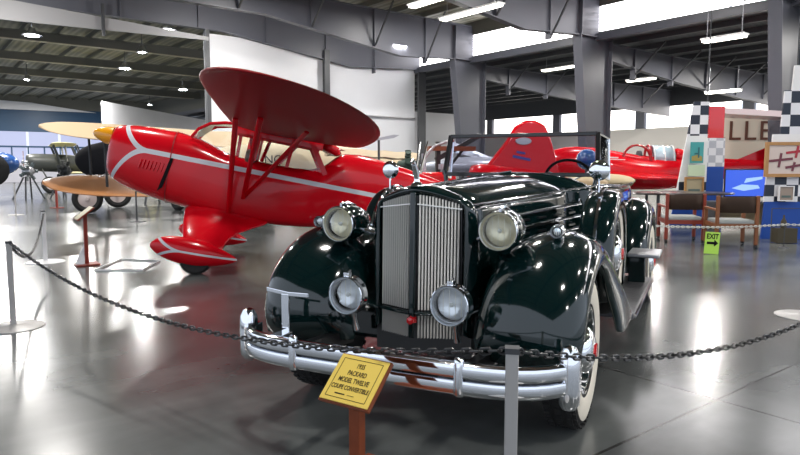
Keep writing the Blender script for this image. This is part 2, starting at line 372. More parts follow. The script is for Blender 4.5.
for s in (-1,1):
    MB().tube([(s*.268,-.22,1.165),(s*.29,0,1.168),(s*.365,.4,1.178),(s*.465,.95,1.198),(s*.565,1.45,1.214),(s*.62,1.72,1.222)],.007,8).build('hood_moulding',CHROME,car)
    # horizontal louvre bands with chrome strips
    for i,z in enumerate((1.085,1.0,.915,.83)):
        pts=[(s*.315,.12,z-.015),(s*.372,.42,z-.01),(s*.468,.95,z+.003),(s*.545,1.36,z+.012)]
        MB().tube(pts,.011,8,flat=1.).build('louvre_strip',CHROME,car)
        for k in range(4): MB().bar((s*(.365+.046*k),.4+.25*k,z-.045),(s*(.385+.046*k),.52+.25*k,z-.045),.012,.012).build('louvre_vent',BLACKP,car)
    MB().box((s*.548,1.3,1.12),(.012,.05,.03)).build('hood_latch',CHROME,car,bevel=.004)
# radiator shell
def outl(k,ins=0.,top=0.):
    # k in 0..1 around from left bottom up over top to right bottom
    P=[(-.29,.46),(-.302,.7),(-.307,.95),(-.302,1.10),(-.285,1.165),(-.235,1.205),(-.165,1.232),(-.10,1.258),(-.04,1.272),(0,1.275)]
    P=P+[(-x,z) for x,z in reversed(P[:-1])]
    return P
OUT=outl(0)
INN=[(-.238,.50),(-.240,.7),(-.240,.95),(-.240,1.10),(-.238,1.160),(-.215,1.178),(-.15,1.197),(-.09,1.213),(-.04,1.222),(0,1.226)]
INN=INN+[(-x,z) for x,z in reversed(INN[:-1])]
def vy(x): return -.385+.085*abs(x)/.24
def lean(z): return (z-.45)*.03
mid=[((a[0]+b[0])/2,(a[1]+b[1])/2+.004) for a,b in zip(OUT,INN)]
rings=[[(x,vy(x)+.07+lean(z),z) for x,z in INN],[(x,vy(x)-.005+lean(z),z) for x,z in INN],[(x,vy(x)-.015+lean(z),z) for x,z in mid],[(x,vy(x)+.03+lean(z),z) for x,z in OUT],[(x*1.0,-.24+lean(z),z) for x,z in OUT],[(x*.98,-.18,z-.012) for x,z in OUT]]
MB().loft(rings,(False,False),closed=False).build('radiator_shell',GREEN,car,subsurf=2)
MB().box((0,-.26,.84),(.46,.02,.74)).build('radiator_core',BLACKP,car,smooth=False)
def topz(x): 
    for (a,b) in zip(INN[:-1],INN[1:]):
        if a[0]<=x<=b[0] and b[0]>a[0]: return a[1]+(b[1]-a[1])*(x-a[0])/(b[0]-a[0])
    return 1.16
for s in (-1,1):
    g=MB(); g2=MB(); n=13
    for i in range(n):
        x=s*(.020+(.224-.020)*(i+.5)/n); zt=topz(x)-.004; w=.0046
        def tri(z): 
            y=vy(x)+lean(z)
            return [(x-w,y+.010,z),(x-w*.7,y+.002,z),(x,y-.005,z),(x+w*.7,y+.002,z),(x+w,y+.010,z)]
        g.loft([tri(.615),tri(.9),tri(zt)])
        def tri2(z):
            y=vy(x)+lean(z)-.002
            return [(x-w*.6,y+.02,z),(x,y-.002,z),(x+w*.6,y+.02,z)]
        g2.loft([tri2(.465),tri2(.592)])
    # thin top bar across slats
    g.bar((s*.018,vy(.02)+lean(1.17)-.006,1.172),(s*.236,vy(.236)+lean(1.15)-.004,1.146),.006,.006)
    g.build('grille_slats',NICKEL,car)
    g2.build('lower_grille_slats',NICKEL,car)
    MB().bar((s*.015,vy(0)+.0,.60),(s*.238,vy(.24)+.0,.60),.03,.02).build('grille_sill',GREEN,car,bevel=.004)
MB().bar((0,vy(0)-.012,.47),(0,vy(0)-.012+lean(1.23),1.235),.020,.03,up=(1,0,0)).build('grille_divider',GREEN,car,bevel=.005)
MB().lathe([(.001,-.03),(.020,-.024),(.026,0),(.026,.02)],(0,-.395,.565),'Y',6).build('grille_badge',REDE,car,smooth=False)
# mascot: winged bird
mc=MB(); mc.lathe([(.035,0),(.03,.012),(.016,.025),(.014,.045)],(0,-.33,1.262),seg=16)
mc.tube([(0,-.33,1.30),(0,-.34,1.335),(0,-.365,1.375),(0,-.385,1.395),(0,-.405,1.385)],[.014,.02,.014,.012,.004],8)
for s in (-1,1): mc.prism([(s*.006,-.35,1.33),(s*.01,-.32,1.345),(s*.02,-.25,1.48),(s*.018,-.235,1.50),(s*.012,-.30,1.33)],(s*.006,0,0))
mc.build('hood_mascot',CHROME,car)
# fenders
def fender(s,cy,x_in,stations,name,inx,dep):
    rings=[]
    for (y,z,wf) in stations:
        d=Vector((0,y-cy,z-.405)); L=d.length; d.normalize()
        def P(x,inset): 
            q=Vector((0,cy,.405))+d*(L-inset); return (s*x,q.y,q.z)
        lipr=.455
        xc=.685+.0*wf; xo=.90*wf+.86*(1-wf)
        h=L-lipr
        r=[P(x_in,dep*h+.10),P(x_in+.02,.16*min(1,h*5)+.05),P(x_in+.08,.075),P(.56,.024),P(.655,0),P(.74,.004),P(.815,.03),P(.865,.072),P(xo-.004,min(.13,h*.75)),P(xo+.002,h*.90),P(xo-.012,h),P(xo-.05,h+.0)]
        rings.append(r)
    b=MB().loft(rings,(False,False),closed=False)
    return b.build(name,GREEN,car,subsurf=2,solid=.008)
FS=[(-.53,.42,.3),(-.585,.52,.6),(-.575,.64,.9),(-.52,.77,1),(-.42,.885,1),(-.27,.975,1),(-.08,1.025,1),(.14,1.035,1),(.36,.985,1),(.55,.89,1.1),(.75,.77,1.5),(.95,.63,2.2),(1.15,.50,2.6),(1.34,.39,2.8)]
RS=[(2.82,.37,1),(2.86,.50,1),(2.93,.68,1),(3.05,.85,1),(3.22,.98,1),(3.45,1.055,1),(3.7,1.05,1),(3.93,.96,1),(4.12,.80,1),(4.25,.6,1),(4.32,.40,1)]
for s in (-1,1):
    fender(s,0,.34,FS,'front_fender',0,.7)
    fender(s,3.53,.58,RS,'rear_fender',0,.2)
    # catwalk between fender and radiator
    cwk=[]
    for y,z0 in ((-.34,.60),(-.1,.66),(.3,.70),(.8,.68)):
        cwk.append([(s*.20,y,z0-.02),(s*.30,y,z0),(s*.38,y,z0+.06),(s*.46,y,z0+.17)])
    MB().loft(cwk,closed=False).build('fender_apron',GREEN,car,subsurf=1,solid=.01)
    # front valance below grille
    rb=MB().prism([(s*.60,1.26,.30),(s*.945,1.26,.30),(s*.945,1.26,.345),(s*.60,1.26,.345)],(0,1.62,0)).build('running_board',mat('ribbed_rubber',(.10,.10,.105),.35,.4,bump=.3,bscale=40),car,smooth=False,bevel=.01)
    MB().tube([(s*.952,1.28,.325),(s*.952,2.9,.325)],.014,8).build('running_board_trim',CHROME,car)
    MB().box((s*.62,1.95,.42),(.03,1.9,.2)).build('sill_panel',GREEN,car)
MB().box((0,-.12,.50),(1.1,.06,.28)).build('front_apron',GREEN,car,bevel=.03)
MB().box((0,.2,.5),(.56,.9,.3)).box((0,1.4,.42),(.9,1.2,.22)).box((0,3.5,.45),(.9,2.4,.2)).cyl((-.72,0,.405),(.72,0,.405),.04).cyl((-.72,3.53,.405),(.72,3.53,.405),.05).build('chassis',BLACKP,car)
# wheels
def wheel(x,y,z,s,name='wheel',spare=False):
    w=empty(name,(x,y,z)); w.parent=car
    W=.093
    prof=[(.225,-W*.75),(.26,-W*.95),(.33,-W*1.02),(.375,-W*.86),(.396,-W*.6),(.405,-W*.3),(.405,W*.3),(.396,W*.6),(.375,W*.86),(.362,W*.95),(.33,W*1.03),(.265,W*.98),(.245,W*.90),(.225,W*.75)]
    prof=[(r,h*s) for r,h in prof]
    MB().lathe(prof+[prof[0]],axis='X',seg=56,mis=[0]*9+[1,1,1,0,0]).build('tyre',[RUBBER,WWALL],w)
    tr=MB()
    for k in range(48):
        a=2*PI*k/48
        for q,(hx,wd) in enumerate(((-.05,.03),(0,.03),(.05,.03),(.078,.018))):
            rr=.404 if abs(hx)<.06 else .392
            c=Vector((hx,rr*math.cos(a+q*.06),rr*math.sin(a+q*.06)))
            tr.box(c,(wd,.030,.012),Matrix.Rotation(a+PI/2,3,'X'))
    if not spare: tr.build('tread',RUBBER,w,smooth=False)
    MB().lathe([(.225,s*.065),(.218,s*.078),(.205,s*.072),(.19,s*.045),(.165,s*.03),(.15,s*.045),(.13,s*.06),(.10,s*.062)],axis='X',seg=40).build('rim',GREEN,w)
    MB().lathe([(.232,s*.068),(.230,s*.082),(.218,s*.084),(.214,s*.074)],axis='X',seg=40).build('rim_ring',CHROME,w)
    hc=MB().lathe([(.125,s*.058),(.12,s*.085),(.095,s*.108),(.06,s*.120),(.045,s*.122)],axis='X',seg=32).build('hub_cap',CHROME,w)
    MB().lathe([(.045,s*.119),(.04,s*.132),(.001,s*.134)],axis='X',seg=6).build('hub_badge',REDE,hc,smooth=False)
    return w
for s in (-1,1):
    wheel(s*.755,0,.405,s); wheel(s*.80,3.53,.405,s)
    wheel(s*.765,SPY,SPZ,s,'spare_wheel',True)
    # tyre cover: shell hood over the upper spare
    c=MB(); rings=[]
    for k in range(19):
        a=R(-42+264*k/18-0)
        ca,sa=math.cos(a),math.sin(a); ring=[]
        for (rr,hx) in ((.33,-.112),(.395,-.108),(.418,-.07),(.425,0),(.418,.07),(.395,.106),(.345,.112),(.295,.108)):
            ring.append((s*(.765+hx),SPY+rr*ca,SPZ+rr*sa))
        rings.append(ring)
    c.loft(rings,closed=False).build('spare_tyre_cover',GREEN,car,solid=.006,subsurf=1)
    c=MB(); rings=[]
    for k in range(25):
        a=R(-42+264*k/24); ca,sa=math.cos(a),math.sin(a)
        rings.append([(s*(.765+hx),SPY+rr*ca,SPZ+rr*sa) for rr,hx in ((.424,-.012),(.433,-.008),(.433,.008),(.424,.012))])
    c.loft(rings,closed=True).build('cover_band',CHROME,car)
    mr=empty('side_mirror',(s*.745,SPY-.14,1.19)); mr.parent=car
    MB().cyl((0,0,-.01),(0,0,.085),.007,seg=8).lathe([(.03,-.015),(.02,.01)],seg=12).build('stalk',CHROME,mr)
    MB().lathe([(.001,-.018),(.040,-.014),(.060,-.004),(.066,.006),(.060,.010),(.001,.011)],(0,0,.15),'Y',28).build('mirror_head',CHROME,mr)
# headlights etc
def lamp(x,y,z,r,L,shellm,name,lenstint,yaw=0.,trim=True):
    h=empty(name,(x,y,z),(0,0,yaw)); h.parent=car
    MB().lathe([(r*1.0,.0),(r*1.04,.015),(r*1.12,.05),(r*1.12,L*.35),(r*.95,L*.6),(r*.6,L*.85),(r*.25,L*.97),(.002,L)],axis='Y',seg=40).build('shell',shellm,h,subsurf=1)
    MB().lathe([(r*.98,.012),(r*.98,-.006),(r*1.01,-.011),(r*1.05,-.008),(r*1.075,.004),(r*1.06,.02)],axis='Y',seg=48).build('rim',CHROME,h)
    MB().lathe([(r*.99,.005),(r*.85,.016),(r*.5,.034),(r*.2,.042),(.002,.043)],axis='Y',seg=40).build('reflector',mat('lamp_reflector_'+name,lenstint,.28,.55 if name=='driving_lamp' else .40,coat=.4),h)
    MB().sphere((0,.025,0),.012,12,8).build('bulb',mat('bulb_glass',(.8,.8,.75),.1),h)
    MB().lathe([(r*.985,.004),(r*.8,-.006),(r*.5,-.016),(.002,-.021),(.002,-.018),(r*.5,-.013),(r*.8,-.003),(r*.9,.008)],axis='Y',seg=48).build('lens',CLEAR,h)
    fl=MB()
    for k in (-2,-1,0,1,2):
        x=k*r*.33; q=math.sqrt(max(0,(r*.86)**2-x*x)); fl.bar((x,-.002,-q),(x,-.002,q),.0012,.002,up=(1,0,0))
    fl.build('lens_flutes',mat('flute_glass',(.85,.82,.7),.2),h,smooth=False)
    return h
for s in (-1,1):
    h=lamp(s*.455,-.37,1.05,.093,.34,GREEN,'headlight',(.98,.90,.66))
    MB().tube([(0,.03,.108),(0,.10,.113),(0,.2,.095)],[.008,.010,.004],8).build('lamp_crest',CHROME,h)
    MB().tube([(s*.0,.12,-.10),(s*-.03,.2,-.16),(s*-.06,.25,-.28)],[.035,.028,.04],12).build('lamp_stand',GREEN,h)
    MB().tube([(s*-.09,.13,-.04),(s*-.16,.14,-.06),(s*-.21,.13,-.02)],[.012,.010,.014],8).build('lamp_brace',CHROME,h)
    p=lamp(s*.70,-.18,1.04,.032,.13,CHROME,'fender_lamp',(.9,.9,.9))
    MB().tube([(0,.05,-.03),(0,.08,-.05)],[.02,.03],10).build('lamp_foot',CHROME,p)
    f=lamp(s*.285,-.585,.705,.094,.12,CHROME,'driving_lamp',(.95,.97,1.))
    MB().box((0,.02,.108),(.03,.035,.022)).cyl((0,0,.10),(0,.05,.125),.007,seg=8).build('rim_clamp',CHROME,f,bevel=.003)
    MB().tube([(0,.07,-.085),(0,.09,-.14),(s*.0,.11,-.20)],[.02,.014,.02],10).build('lamp_post',CHROME,f)
# bumper
def bpath(x):
    a=abs(x)/.885; return -.845+.02*a**2+.22*a**7
def sweep(prof,xs):
    rings=[]
    for x in xs:
        e=.001; t=Vector((2*e,bpath(x+e)-bpath(x-e),0)).normalized(); nrm=Vector((t.y,-t.x,0))
        rings.append([tuple(Vector((x,bpath(x),0))+nrm*d+Vector((0,0,z))) for d,z in prof])
    return rings
xs=[-.885+1.77*k/36 for k in range(37)]
up=[(0,.453),(.018,.454),(.026,.458),(.029,.468),(.029,.500),(.025,.513),(.012,.522),(-.008,.522),(-.006,.456)]
lo=[(0,.448),(.018,.447),(.026,.443),(.029,.434),(.029,.402),(.024,.386),(.010,.376),(-.008,.376),(-.006,.446)]
bp_=empty('bumper'); bp_.parent=car
MB().loft(sweep(up,xs)).build('upper_bar',CHROME,bp_)
MB().loft(sweep(lo,xs)).build('lower_bar',CHROME,bp_)
MB().loft(sweep([(.004,.44),(.004,.46),(-.006,.46),(-.006,.44)],xs)).build('groove',BLACKP,bp_)
for x in (-.425,.435):
    y=bpath(x)
    MB().loft([[(x+a*.024,y-b,z) for a,b in ((-1,.0),(-1,.024*k),(-.6,.042*k),(.6,.042*k),(1,.024*k),(1,.0))] for z,k in ((.368,.6),(.385,1),(.45,1.05),(.53,1),(.548,.6))]).build('bumper_clamp',CHROME,bp_,subsurf=1)
    MB().bar((x,y+.01,.45),(x,-.30,.42),.05,.08).build('bumper_iron',BLACKP,bp_)
for s in (-1,1):
    MB().lathe([(.004,.31),(.03,.316),(.046,.34),(.05,.40),(.05,.50),(.046,.555),(.028,.59),(.004,.60)],(s*.865,bpath(.865)-.005,0),seg=24).build('bumper_guard',CHROME,bp_)
    MB().box((s*.865,bpath(.865)+.04,.45),(.08,.06,.12)).build('guard_bracket',CHROME,bp_,bevel=.01)
MB().loft([[(x,-.735-.01*q,z+.012) for q in (0,1)]+[(x,-.735-.01*q,z-.012) for q in (1,0)] for x,z in ((-.665,.735),(-.53,.72),(-.41,.722))]).bar((-.55,-.74,.72),(-.55,-.74,.50),.045,.014,up=(0,1,0)).box((-.55,-.78,.515),(.07,.1,.02)).build('fender_brace',CHROME,car,bevel=.004,smooth=False)
# body tub
def tub(y,w,zt,closed,zb=.42,zin=.72):
    top=zt+.03 if closed else zin
    return sym([(0,y,top+(.03 if closed else 0)),(w*.55,y,top+(.02 if closed else 0)),(w*.84,y,zt-.015 if closed else zin+.03),(w*.87,y,zt-.03 if not closed else zt-.01),(w*.90,y,zt),(w*.95,y,zt-.005),(w*.985,y,zt-.05),(w,y,zt-.2),(w,y,.70),(w*.97,y,zb+.08),(w*.9,y,zb),(0,y,zb)])
tb=[tub(1.70,.625,1.222,False),tub(1.9,.65,1.215,False),tub(2.3,.69,1.20,False),tub(2.8,.715,1.195,False),tub(3.25,.71,1.205,False),tub(3.32,.708,1.205,True),tub(3.7,.67,1.19,True),tub(4.1,.60,1.10,True),tub(4.45,.50,.92,True),tub(4.65,.40,.72,True)]
MB().loft(tb).build('body',GREEN,car,subsurf=2)
for s in (-1,1):
    MB().tube([(s*.63,1.72,1.222),(s*.655,1.95,1.217),(s*.69,2.35,1.202),(s*.712,2.8,1.197),(s*.706,3.25,1.207)],.008,8).build('belt_moulding',CHROME,car)
    MB().tube([(s*.716,2.02,.5),(s*.716,2.02,1.14)],.003,6).build('door_gap',BLACKP,car)
    hn=MB().tube([(s*.70,2.78,1.05),(s*.735,2.76,1.05),(s*.74,2.66,1.048)],.009,8).build('door_handle',CHROME,car)
# windshield
wy=1.64
def WP(x,t): return (x,wy+.09*t,1.30+.315*t)
wf=MB()
for a,b in (((-.62,0),(.62,0)),((-.60,1),(.60,1)),((-.62,-.02),(-.60,1.03)),((.62,-.02),(.60,1.03))): wf.bar(WP(*a),WP(*b),.036,.032)
wf.build('windshield_frame',BLACKP,car,bevel=.005)
MB().prism([WP(-.60,.02),WP(.60,.02),WP(.585,.98),WP(-.585,.98)],(0,.005,0)).build('windshield_glass',ROSE,car,smooth=False)
for s in (-1,1):
    q=MB(); A_=[(s*.63,1.66,1.29),(s*.67,1.90,1.26),(s*.655,1.93,1.58),(s*.61,1.745,1.61)]
    MB().prism(A_,(s*.005,0,0)).build('wind_wing',CLEAR,car,smooth=False)
    for i in range(4): q.bar(A_[i],A_[(i+1)%4],.012,.012)
    q.build('wind_wing_frame',CHROME,car)
    MB().bar((s*.60,1.63,1.22),(s*.62,1.64,1.34),.03,.03).build('windshield_post',GREEN,car,bevel=.006)
# steering wheel
sw=empty('steering_wheel',(.34,2.02,1.235),(R(-62),0,0)); sw.parent=car
MB().tube([(.205*math.cos(2*PI*k/40),.205*math.sin(2*PI*k/40),0) for k in range(40)],.012,8,wrap=True).build('wheel_ring',DARKG,sw)
ss=MB()
for k in range(3):
    a=PI/2+2*PI*k/3; ss.cyl((0,0,0),(.2*math.cos(a),.2*math.sin(a),0),.008,seg=8)
ss.lathe([(.04,-.02),(.04,.01),(.02,.02)],seg=16).cyl((0,0,0),(0,0,-.5),.02).build('spokes',SATIN,sw)
def cushion(name,c,d,m,b=.04): MB().box(c,d).build(name,m,car,bevel=b)
cushion('seat_back',(0,2.72,1.02),(1.12,.16,.44),LEATH,.05); cushion('seat_cushion',(0,2.45,.86),(1.12,.5,.14),LEATH,.05)
MB().box((0,1.80,1.08),(1.1,.05,.22)).build('dashboard',DARKG,car,bevel=.01)
# folded top
ft=[]
for y,w,h in ((3.22,.70,.05),(3.3,.735,.10),(3.6,.73,.13),(3.95,.66,.12),(4.2,.56,.05)):
    z0=1.175 if y<3.9 else 1.13-(.08 if y>4.1 else 0)
    ft.append(sym([(0,y,z0+h),(w*.5,y,z0+h),(w*.85,y,z0+h*.9),(w,y,z0+h*.5),(w*.98,y,z0),(0,y,z0-.02)]))
MB().loft(ft).build('folded_top',TAN,car,subsurf=2)
MB().box((.90,2.62,.60),(.26,.42,.035)).build('step_plate',SATIN,car,bevel=.01)
MB().box((.84,2.68,.465),(.14,.24,.25)).build('step_box',GREEN,car,bevel=.01)
for s in (-1,1): MB().lathe([(.001,.05),(.03,.04),(.035,0)],(s*.72,4.33,.7),'Y',16).build('tail_lamp',REDE,car)
MB().tube([(-.8,4.78,.45),(0,4.9,.45),(.8,4.78,.45)],.04,10,flat=1.).build('rear_bumper',CHROME,car)
# ------------------------------------------------------------------ RED HIGH-WING AIRCRAFT
YAW=R(10.1); PIT=R(11.5)
def stripe_mat():
    m=RED.copy(); m.name='aircraft_red_striped'; n=m.node_tree.nodes; l=m.node_tree.links; b=n['Principled BSDF']
    tc=n.new('ShaderNodeTexCoord'); sx=n.new('ShaderNodeSeparateXYZ'); l.new(tc.outputs['Object'],sx.inputs[0])
    def M(op,*a):
        k=n.new('ShaderNodeMath'); k.operation=op
        for i,v in enumerate(a):
            if isinstance(v,(int,float)): k.inputs[i].default_value=v
            else: l.new(v,k.inputs[i])
        return k.outputs[0]
    q=M('MAXIMUM',M('MULTIPLY',M('ADD',sx.outputs[0],.98),-1),0); q=M('MULTIPLY',M('POWER',q,2),2.4)
    d=M('ABSOLUTE',M('SUBTRACT',M('ABSOLUTE',M('SUBTRACT',sx.outputs[2],1.40)),q))
    wid=M('MULTIPLY_ADD',M('MAXIMUM',M('MULTIPLY',M('ADD',sx.outputs[0],.98),-1),0),.05,.032)
    f=M('LESS_THAN',d,wid)
    old=b.inputs['Base Color'].links[0].from_socket
    mx=n.new('ShaderNodeMix'); mx.data_type='RGBA'; mx.inputs['B'].default_value=(.62,.64,.68,1); l.new(f,mx.inputs['Factor']); l.new(old,mx.inputs['A']); l.new(mx.outputs['Result'],b.inputs['Base Color'])
    return m
REDS=stripe_mat()
ap=empty('high_wing_aircraft',(-2.78,9.15,0),(0,PIT,YAW),'glossy red high-wing monoplane with grey side stripe and yellow spinner','aircraft')
def fus(x,hw,zb,zt,sq=.75,dx=0.):
    c=(zb+zt)/2; h=(zt-zb)/2; r=[]
    for k in range(16):
        a=2*PI*k/16+PI/16; ca,sa=math.cos(a),math.sin(a)
        p=sq; X=abs(ca)**p*(1 if ca>0 else -1); Z=abs(sa)**p*(1 if sa>0 else -1)
        r.append((x+dx*Z,hw*X,c+h*Z))
    return r
sec=[(-1.53,.22,1.02,1.60,.9),(-1.47,.33,.93,1.68,.85),(-1.3,.39,.85,1.72,.8),(-1.0,.43,.78,1.74,.7),(-.68,.45,.735,1.745,.62),(-.66,.45,.735,1.745,.62),(-.35,.46,.70,1.72,.55),(-.1,.465,.685,1.62,.5),(.1,.465,.68,1.56,.45),(.7,.46,.68,1.56,.45),(1.25,.44,.74,1.57,.45),(1.45,.42,.77,1.72,.5),(1.6,.395,.80,1.96,.6),(2.1,.33,.87,1.95,.65),(2.8,.23,.99,1.87,.7),(3.6,.14,1.13,1.74,.7),(4.3,.06,1.27,1.6,.8)]
MB().loft([fus(*s) for s in sec]).build('fuselage',REDS,ap,subsurf=1)
# cowl details
MB().lathe([(.003,-.24),(.05,-.21),(.09,-.14),(.12,-.06),(.125,.03)],(-1.55,0,1.50),'X',24).build('spinner',ORANGE,ap)
cs=MB()
MB().loft([fus(-.672,.456,.73,1.752,.62),fus(-.655,.456,.73,1.752,.62)],(False,False)).build('cowl_seam',DRED,ap)
for i in range(8):
    MB().bar((-1.02+i*.048,-.445,1.28),(-1.045+i*.048,-.437,1.16),.016,.016).build('cowl_louvre',RED,ap,bevel=.004)
MB().prism([(-.66,-.458,1.37),(-.62,-.458,1.37),(-.70,-.452,.96),(-.76,-.452,.90)],(0,-.012,0)).build('exhaust_slot',DARKG,ap,smooth=False)
# cabin: windshield hoop, pillars, glazing, roof
for s in (-1,1):
    MB().tube([(-.46,s*.36,1.70),(-.38,s*.385,1.83),(-.24,s*.40,1.93),(-.05,s*.41,1.98),(.12,s*.42,2.0)],.022,8).build('windshield_hoop',RED,ap)
    MB().prism([(-.46,s*.36,1.71),(-.38,s*.385,1.83),(-.24,s*.40,1.92),(.1,s*.42,1.97),(.1,s*.445,1.58),(-.1,s*.45,1.64)],(0,s*.004,0)).build('quarter_glass',CLEAR,ap,smooth=False)
    for x0,x1,w in ((.12,.12,.05),(.42,.45,.035),(.86,.90,.05),(1.40,1.10,.07)):
        MB().bar((x0,s*.445,1.55),(x1,s*.425,2.02),w,.035,up=(0,1,0)).build('cabin_pillar',RED,ap)
    MB().bar((.05,s*.43,1.95),(1.3,s*.42,1.95),.04,.16).build('roof_rail',RED,ap,bevel=.01)
    MB().prism([(.12,s*.445,1.57),(1.36,s*.44,1.57),(1.12,s*.425,1.90),(.12,s*.425,1.90)],(0,s*.004,0)).build('cabin_window',CLEAR,ap,smooth=False)
MB().loft([[(-.46,y,1.70-.01*abs(y)) for y in (-.36,0,.36)],[(-.24,y,1.93) for y in (-.40,0,.40)],[(.12,y,2.0) for y in (-.42,0,.42)]],closed=False).build('windshield',CLEAR,ap)
MB().box((.78,0,2.0),(1.3,.88,.07)).build('cabin_roof',RED,ap,bevel=.03)
MB().loft([fus(1.22,.415,1.9,2.05,.5),fus(1.62,.385,1.80,1.99,.6)]).build('turtle_deck',RED,ap,subsurf=1)
MB().box((.35,-.18,1.45),(.14,.36,.5)).box((.35,.2,1.45),(.14,.3,.5)).build('cabin_seat',BRWN,ap,bevel=.05)
# wings
def wing(s,name):
    st=[(.38,.02,1.84,.10),(1.2,.05,1.90,.10),(2.1,.02,1.92,.10),(2.9,.02,1.86,.095),(3.6,.02,1.72,.085),(4.1,.03,1.54,.07),(4.55,.09,1.30,.055),(4.85,.22,1.05,.035),(5.0,.46,.82,.015)]
    rings=[]
    for y,xl,xt,h in st:
        z=1.95+.038*y; c=xt-xl; ring=[]
        for f,t in ((0,0),(.03,.45),(.12,.85),(.3,1.),(.55,.8),(.8,.4),(1,.02)): ring.append((xl+c*f,s*y,z+h*t))
        for f,t in ((.8,-.12),(.55,-.25),(.3,-.38),(.12,-.45),(.03,-.32)): ring.append((xl+c*f,s*y,z+h*t))
        rings.append(ring)
    return MB().loft(rings).build(name,DREDW,ap,subsurf=1)
DREDW=mat('wing_red',(.26,.002,.006),.45,coat=.10,coatr=.15,spec=.2,var=.05,vscale=1.)
wg=wing(-1,'wing'); wing(1,'wing')
ap_strut=[((.2,-.46,.79),(.20,-1.95,1.98)),((.36,-.46,1.02),(.50,-2.6,2.00)),((.36,-.46,1.02),(1.0,-2.2,1.98))]
for s in (-1,1):
    for a,b in ap_strut:
        a2=(a[0],-s*a[1],a[2]); b2=(b[0],-s*b[1],b[2])
        MB().tube([a2,b2],.032,10,flat=.6).build('wing_strut',RED,ap)
def pant_mat():
    if 'pant_red' in MATS: return MATS['pant_red']
    m=REDS.copy(); m.name='pant_red'; MATS['pant_red']=m
    vals={.98:.22,1.40:.265,2.4:1.3,.05:.03,.032:.013}
    for nd in m.node_tree.nodes:
        if nd.type=='MATH':
            for ip in nd.inputs:
                if not ip.is_linked:
                    for a,b in vals.items():
                        if abs(ip.default_value-a)<1e-5: ip.default_value=b; break
    return m
# landing gear
for s in (-1,1):
    gs=[]
    for y,z,x0,x1,t in ((.30,.78,-.42,.86,.07),(.42,.72,-.40,.80,.06),(.78,.56,-.33,.38,.045),(1.02,.42,-.27,.28,.045),(1.10,.30,-.22,.28,.05)):
        L=x1-x0; gs.append([(x0+L*f,s*(y+t*g),z+t*g) for f,g in ((0,0),(.06,.6),(.25,1.),(.6,.8),(.9,.3),(1,0),(.9,-.3),(.6,-.8),(.25,-1.),(.06,-.6))])
    MB().loft(gs).build('gear_fairing',RED,ap,subsurf=1)
    pr=[]
    for x,rz,ry,zc in ((-.62,.02,.02,.27),(-.55,.10,.07,.28),(-.40,.165,.11,.275),(-.15,.19,.13,.265),(.1,.165,.12,.26),(.32,.09,.07,.255),(.47,.02,.015,.26)):
        pr.append([(x,s*1.1+ry*math.cos(2*PI*k/12),zc+rz*math.sin(2*PI*k/12)) for k in range(12)])
    MB().loft(pr).build('wheel_pant',pant_mat(),ap,subsurf=2)
    MB().lathe([(.08,-.05),(.17,-.06),(.20,-.035),(.205,0),(.20,.035),(.17,.06),(.08,.05)],(-.045,s*1.1,.19),'Y',32).build('wheel',RUBBER,ap)
# tail
MB().prism([(3.6,-.02,1.7),(4.0,-.02,2.15),(4.4,-.02,2.2),(4.75,-.02,2.0),(4.8,-.02,1.5),(4.5,-.02,1.25)],(0,.04,0)).build('fin',RED,ap,smooth=False,bevel=.01)
for s in (-1,1): MB().prism([(3.7,s*.05,1.62),(3.85,s*.9,1.62),(4.1,s*1.3,1.62),(4.5,s*1.3,1.62),(4.7,s*.9,1.62),(4.6,s*.05,1.62)],(0,0,.04)).build('stabilizer',RED,ap,smooth=False)
tl=MB().lathe([(.03,-.02),(.07,-.02),(.07,.02),(.03,.02)],(4.35,0,.965),'Y',16).cyl((4.35,0,.965),(4.15,0,1.3),.02).build('tail_wheel',RUBBER,ap)
# ------------------------------------------------------------------ stanchions and chains
POSTG=mat('grey_powder_coat',(.42,.41,.40),.42,.3)
def stanchion(x,y,label,h=.74,tilt=None,m=POSTG,group=None,r=.024,base=.235):
    e=empty('stanchion',(x,y,0),(0,0,math.atan2(-x,y)),label,'barrier post',group)
    MB().lathe([(.01,0),(base,0),(base,.006),(base*.93,.012),(.05,.018),(.03,.03)],seg=36).build('base',m,e)
    MB().box((0,0,(h-.01)/2+.005),(r*1.9,r*1.9,h-.01)).build('post',m,e,bevel=.004,smooth=False)
    MB().box((0,0,h-.01),(r*2.1,r*2.1,.02)).build('cap',DGREY,e)
    return e
stanchion(.392,2.19,'grey barrier post in front of the car bumper, nearest the camera')
stanchion(-3.29,5.36,'grey barrier post at the left edge of the photo')
stanchion(3.69,5.77,'barrier post at the right edge, only its round base showing')
stanchion(3.5,4.45,'barrier post outside the right edge holding the chain')
stanchion(-5.06,9.08,'pale barrier post behind the red plaque stand at left',m=WHITE,r=.03,base=.26)
def link_chain(a,b,sag,label,m,L=.056,name='chain',rad=.0047,wd=.56):
    a=Vector(a);b=Vector(b); n=int((b-a).length*1.03/(L*.74)); mb=MB()
    P=[a.lerp(b,t/n)-Vector((0,0,sag*4*(t/n)*(1-t/n))) for t in range(n+1)]
    for i in range(n):
        c=(P[i]+P[i+1])/2; d=(P[i+1]-P[i]).normalized(); side=d.cross(Vector((0,0,1))).normalized(); upv=side.cross(d)
        w=(side+upv*.2).normalized() if i%2 else (upv-side*.2).normalized()
        pts=[]; hl=L/2-L*wd/2+.001; hw=L*wd/2-rad
        for k in range(12):
            an=2*PI*k/12; x=math.cos(an)*hw+(hl if math.cos(an)>=0 else -hl); pts.append(c+d*x+w*math.sin(an)*hw)
        mb.tube(pts,rad,6,wrap=True)
    return tag(mb.build(name,m),label,'chain')
CH=mat('black_chain_plastic',(.012,.012,.013),.35,coat=.3)
link_chain((-3.27,5.345,.725),(.385,2.20,.725),.27,'black link chain from the left edge post to the post before the bumper',CH)
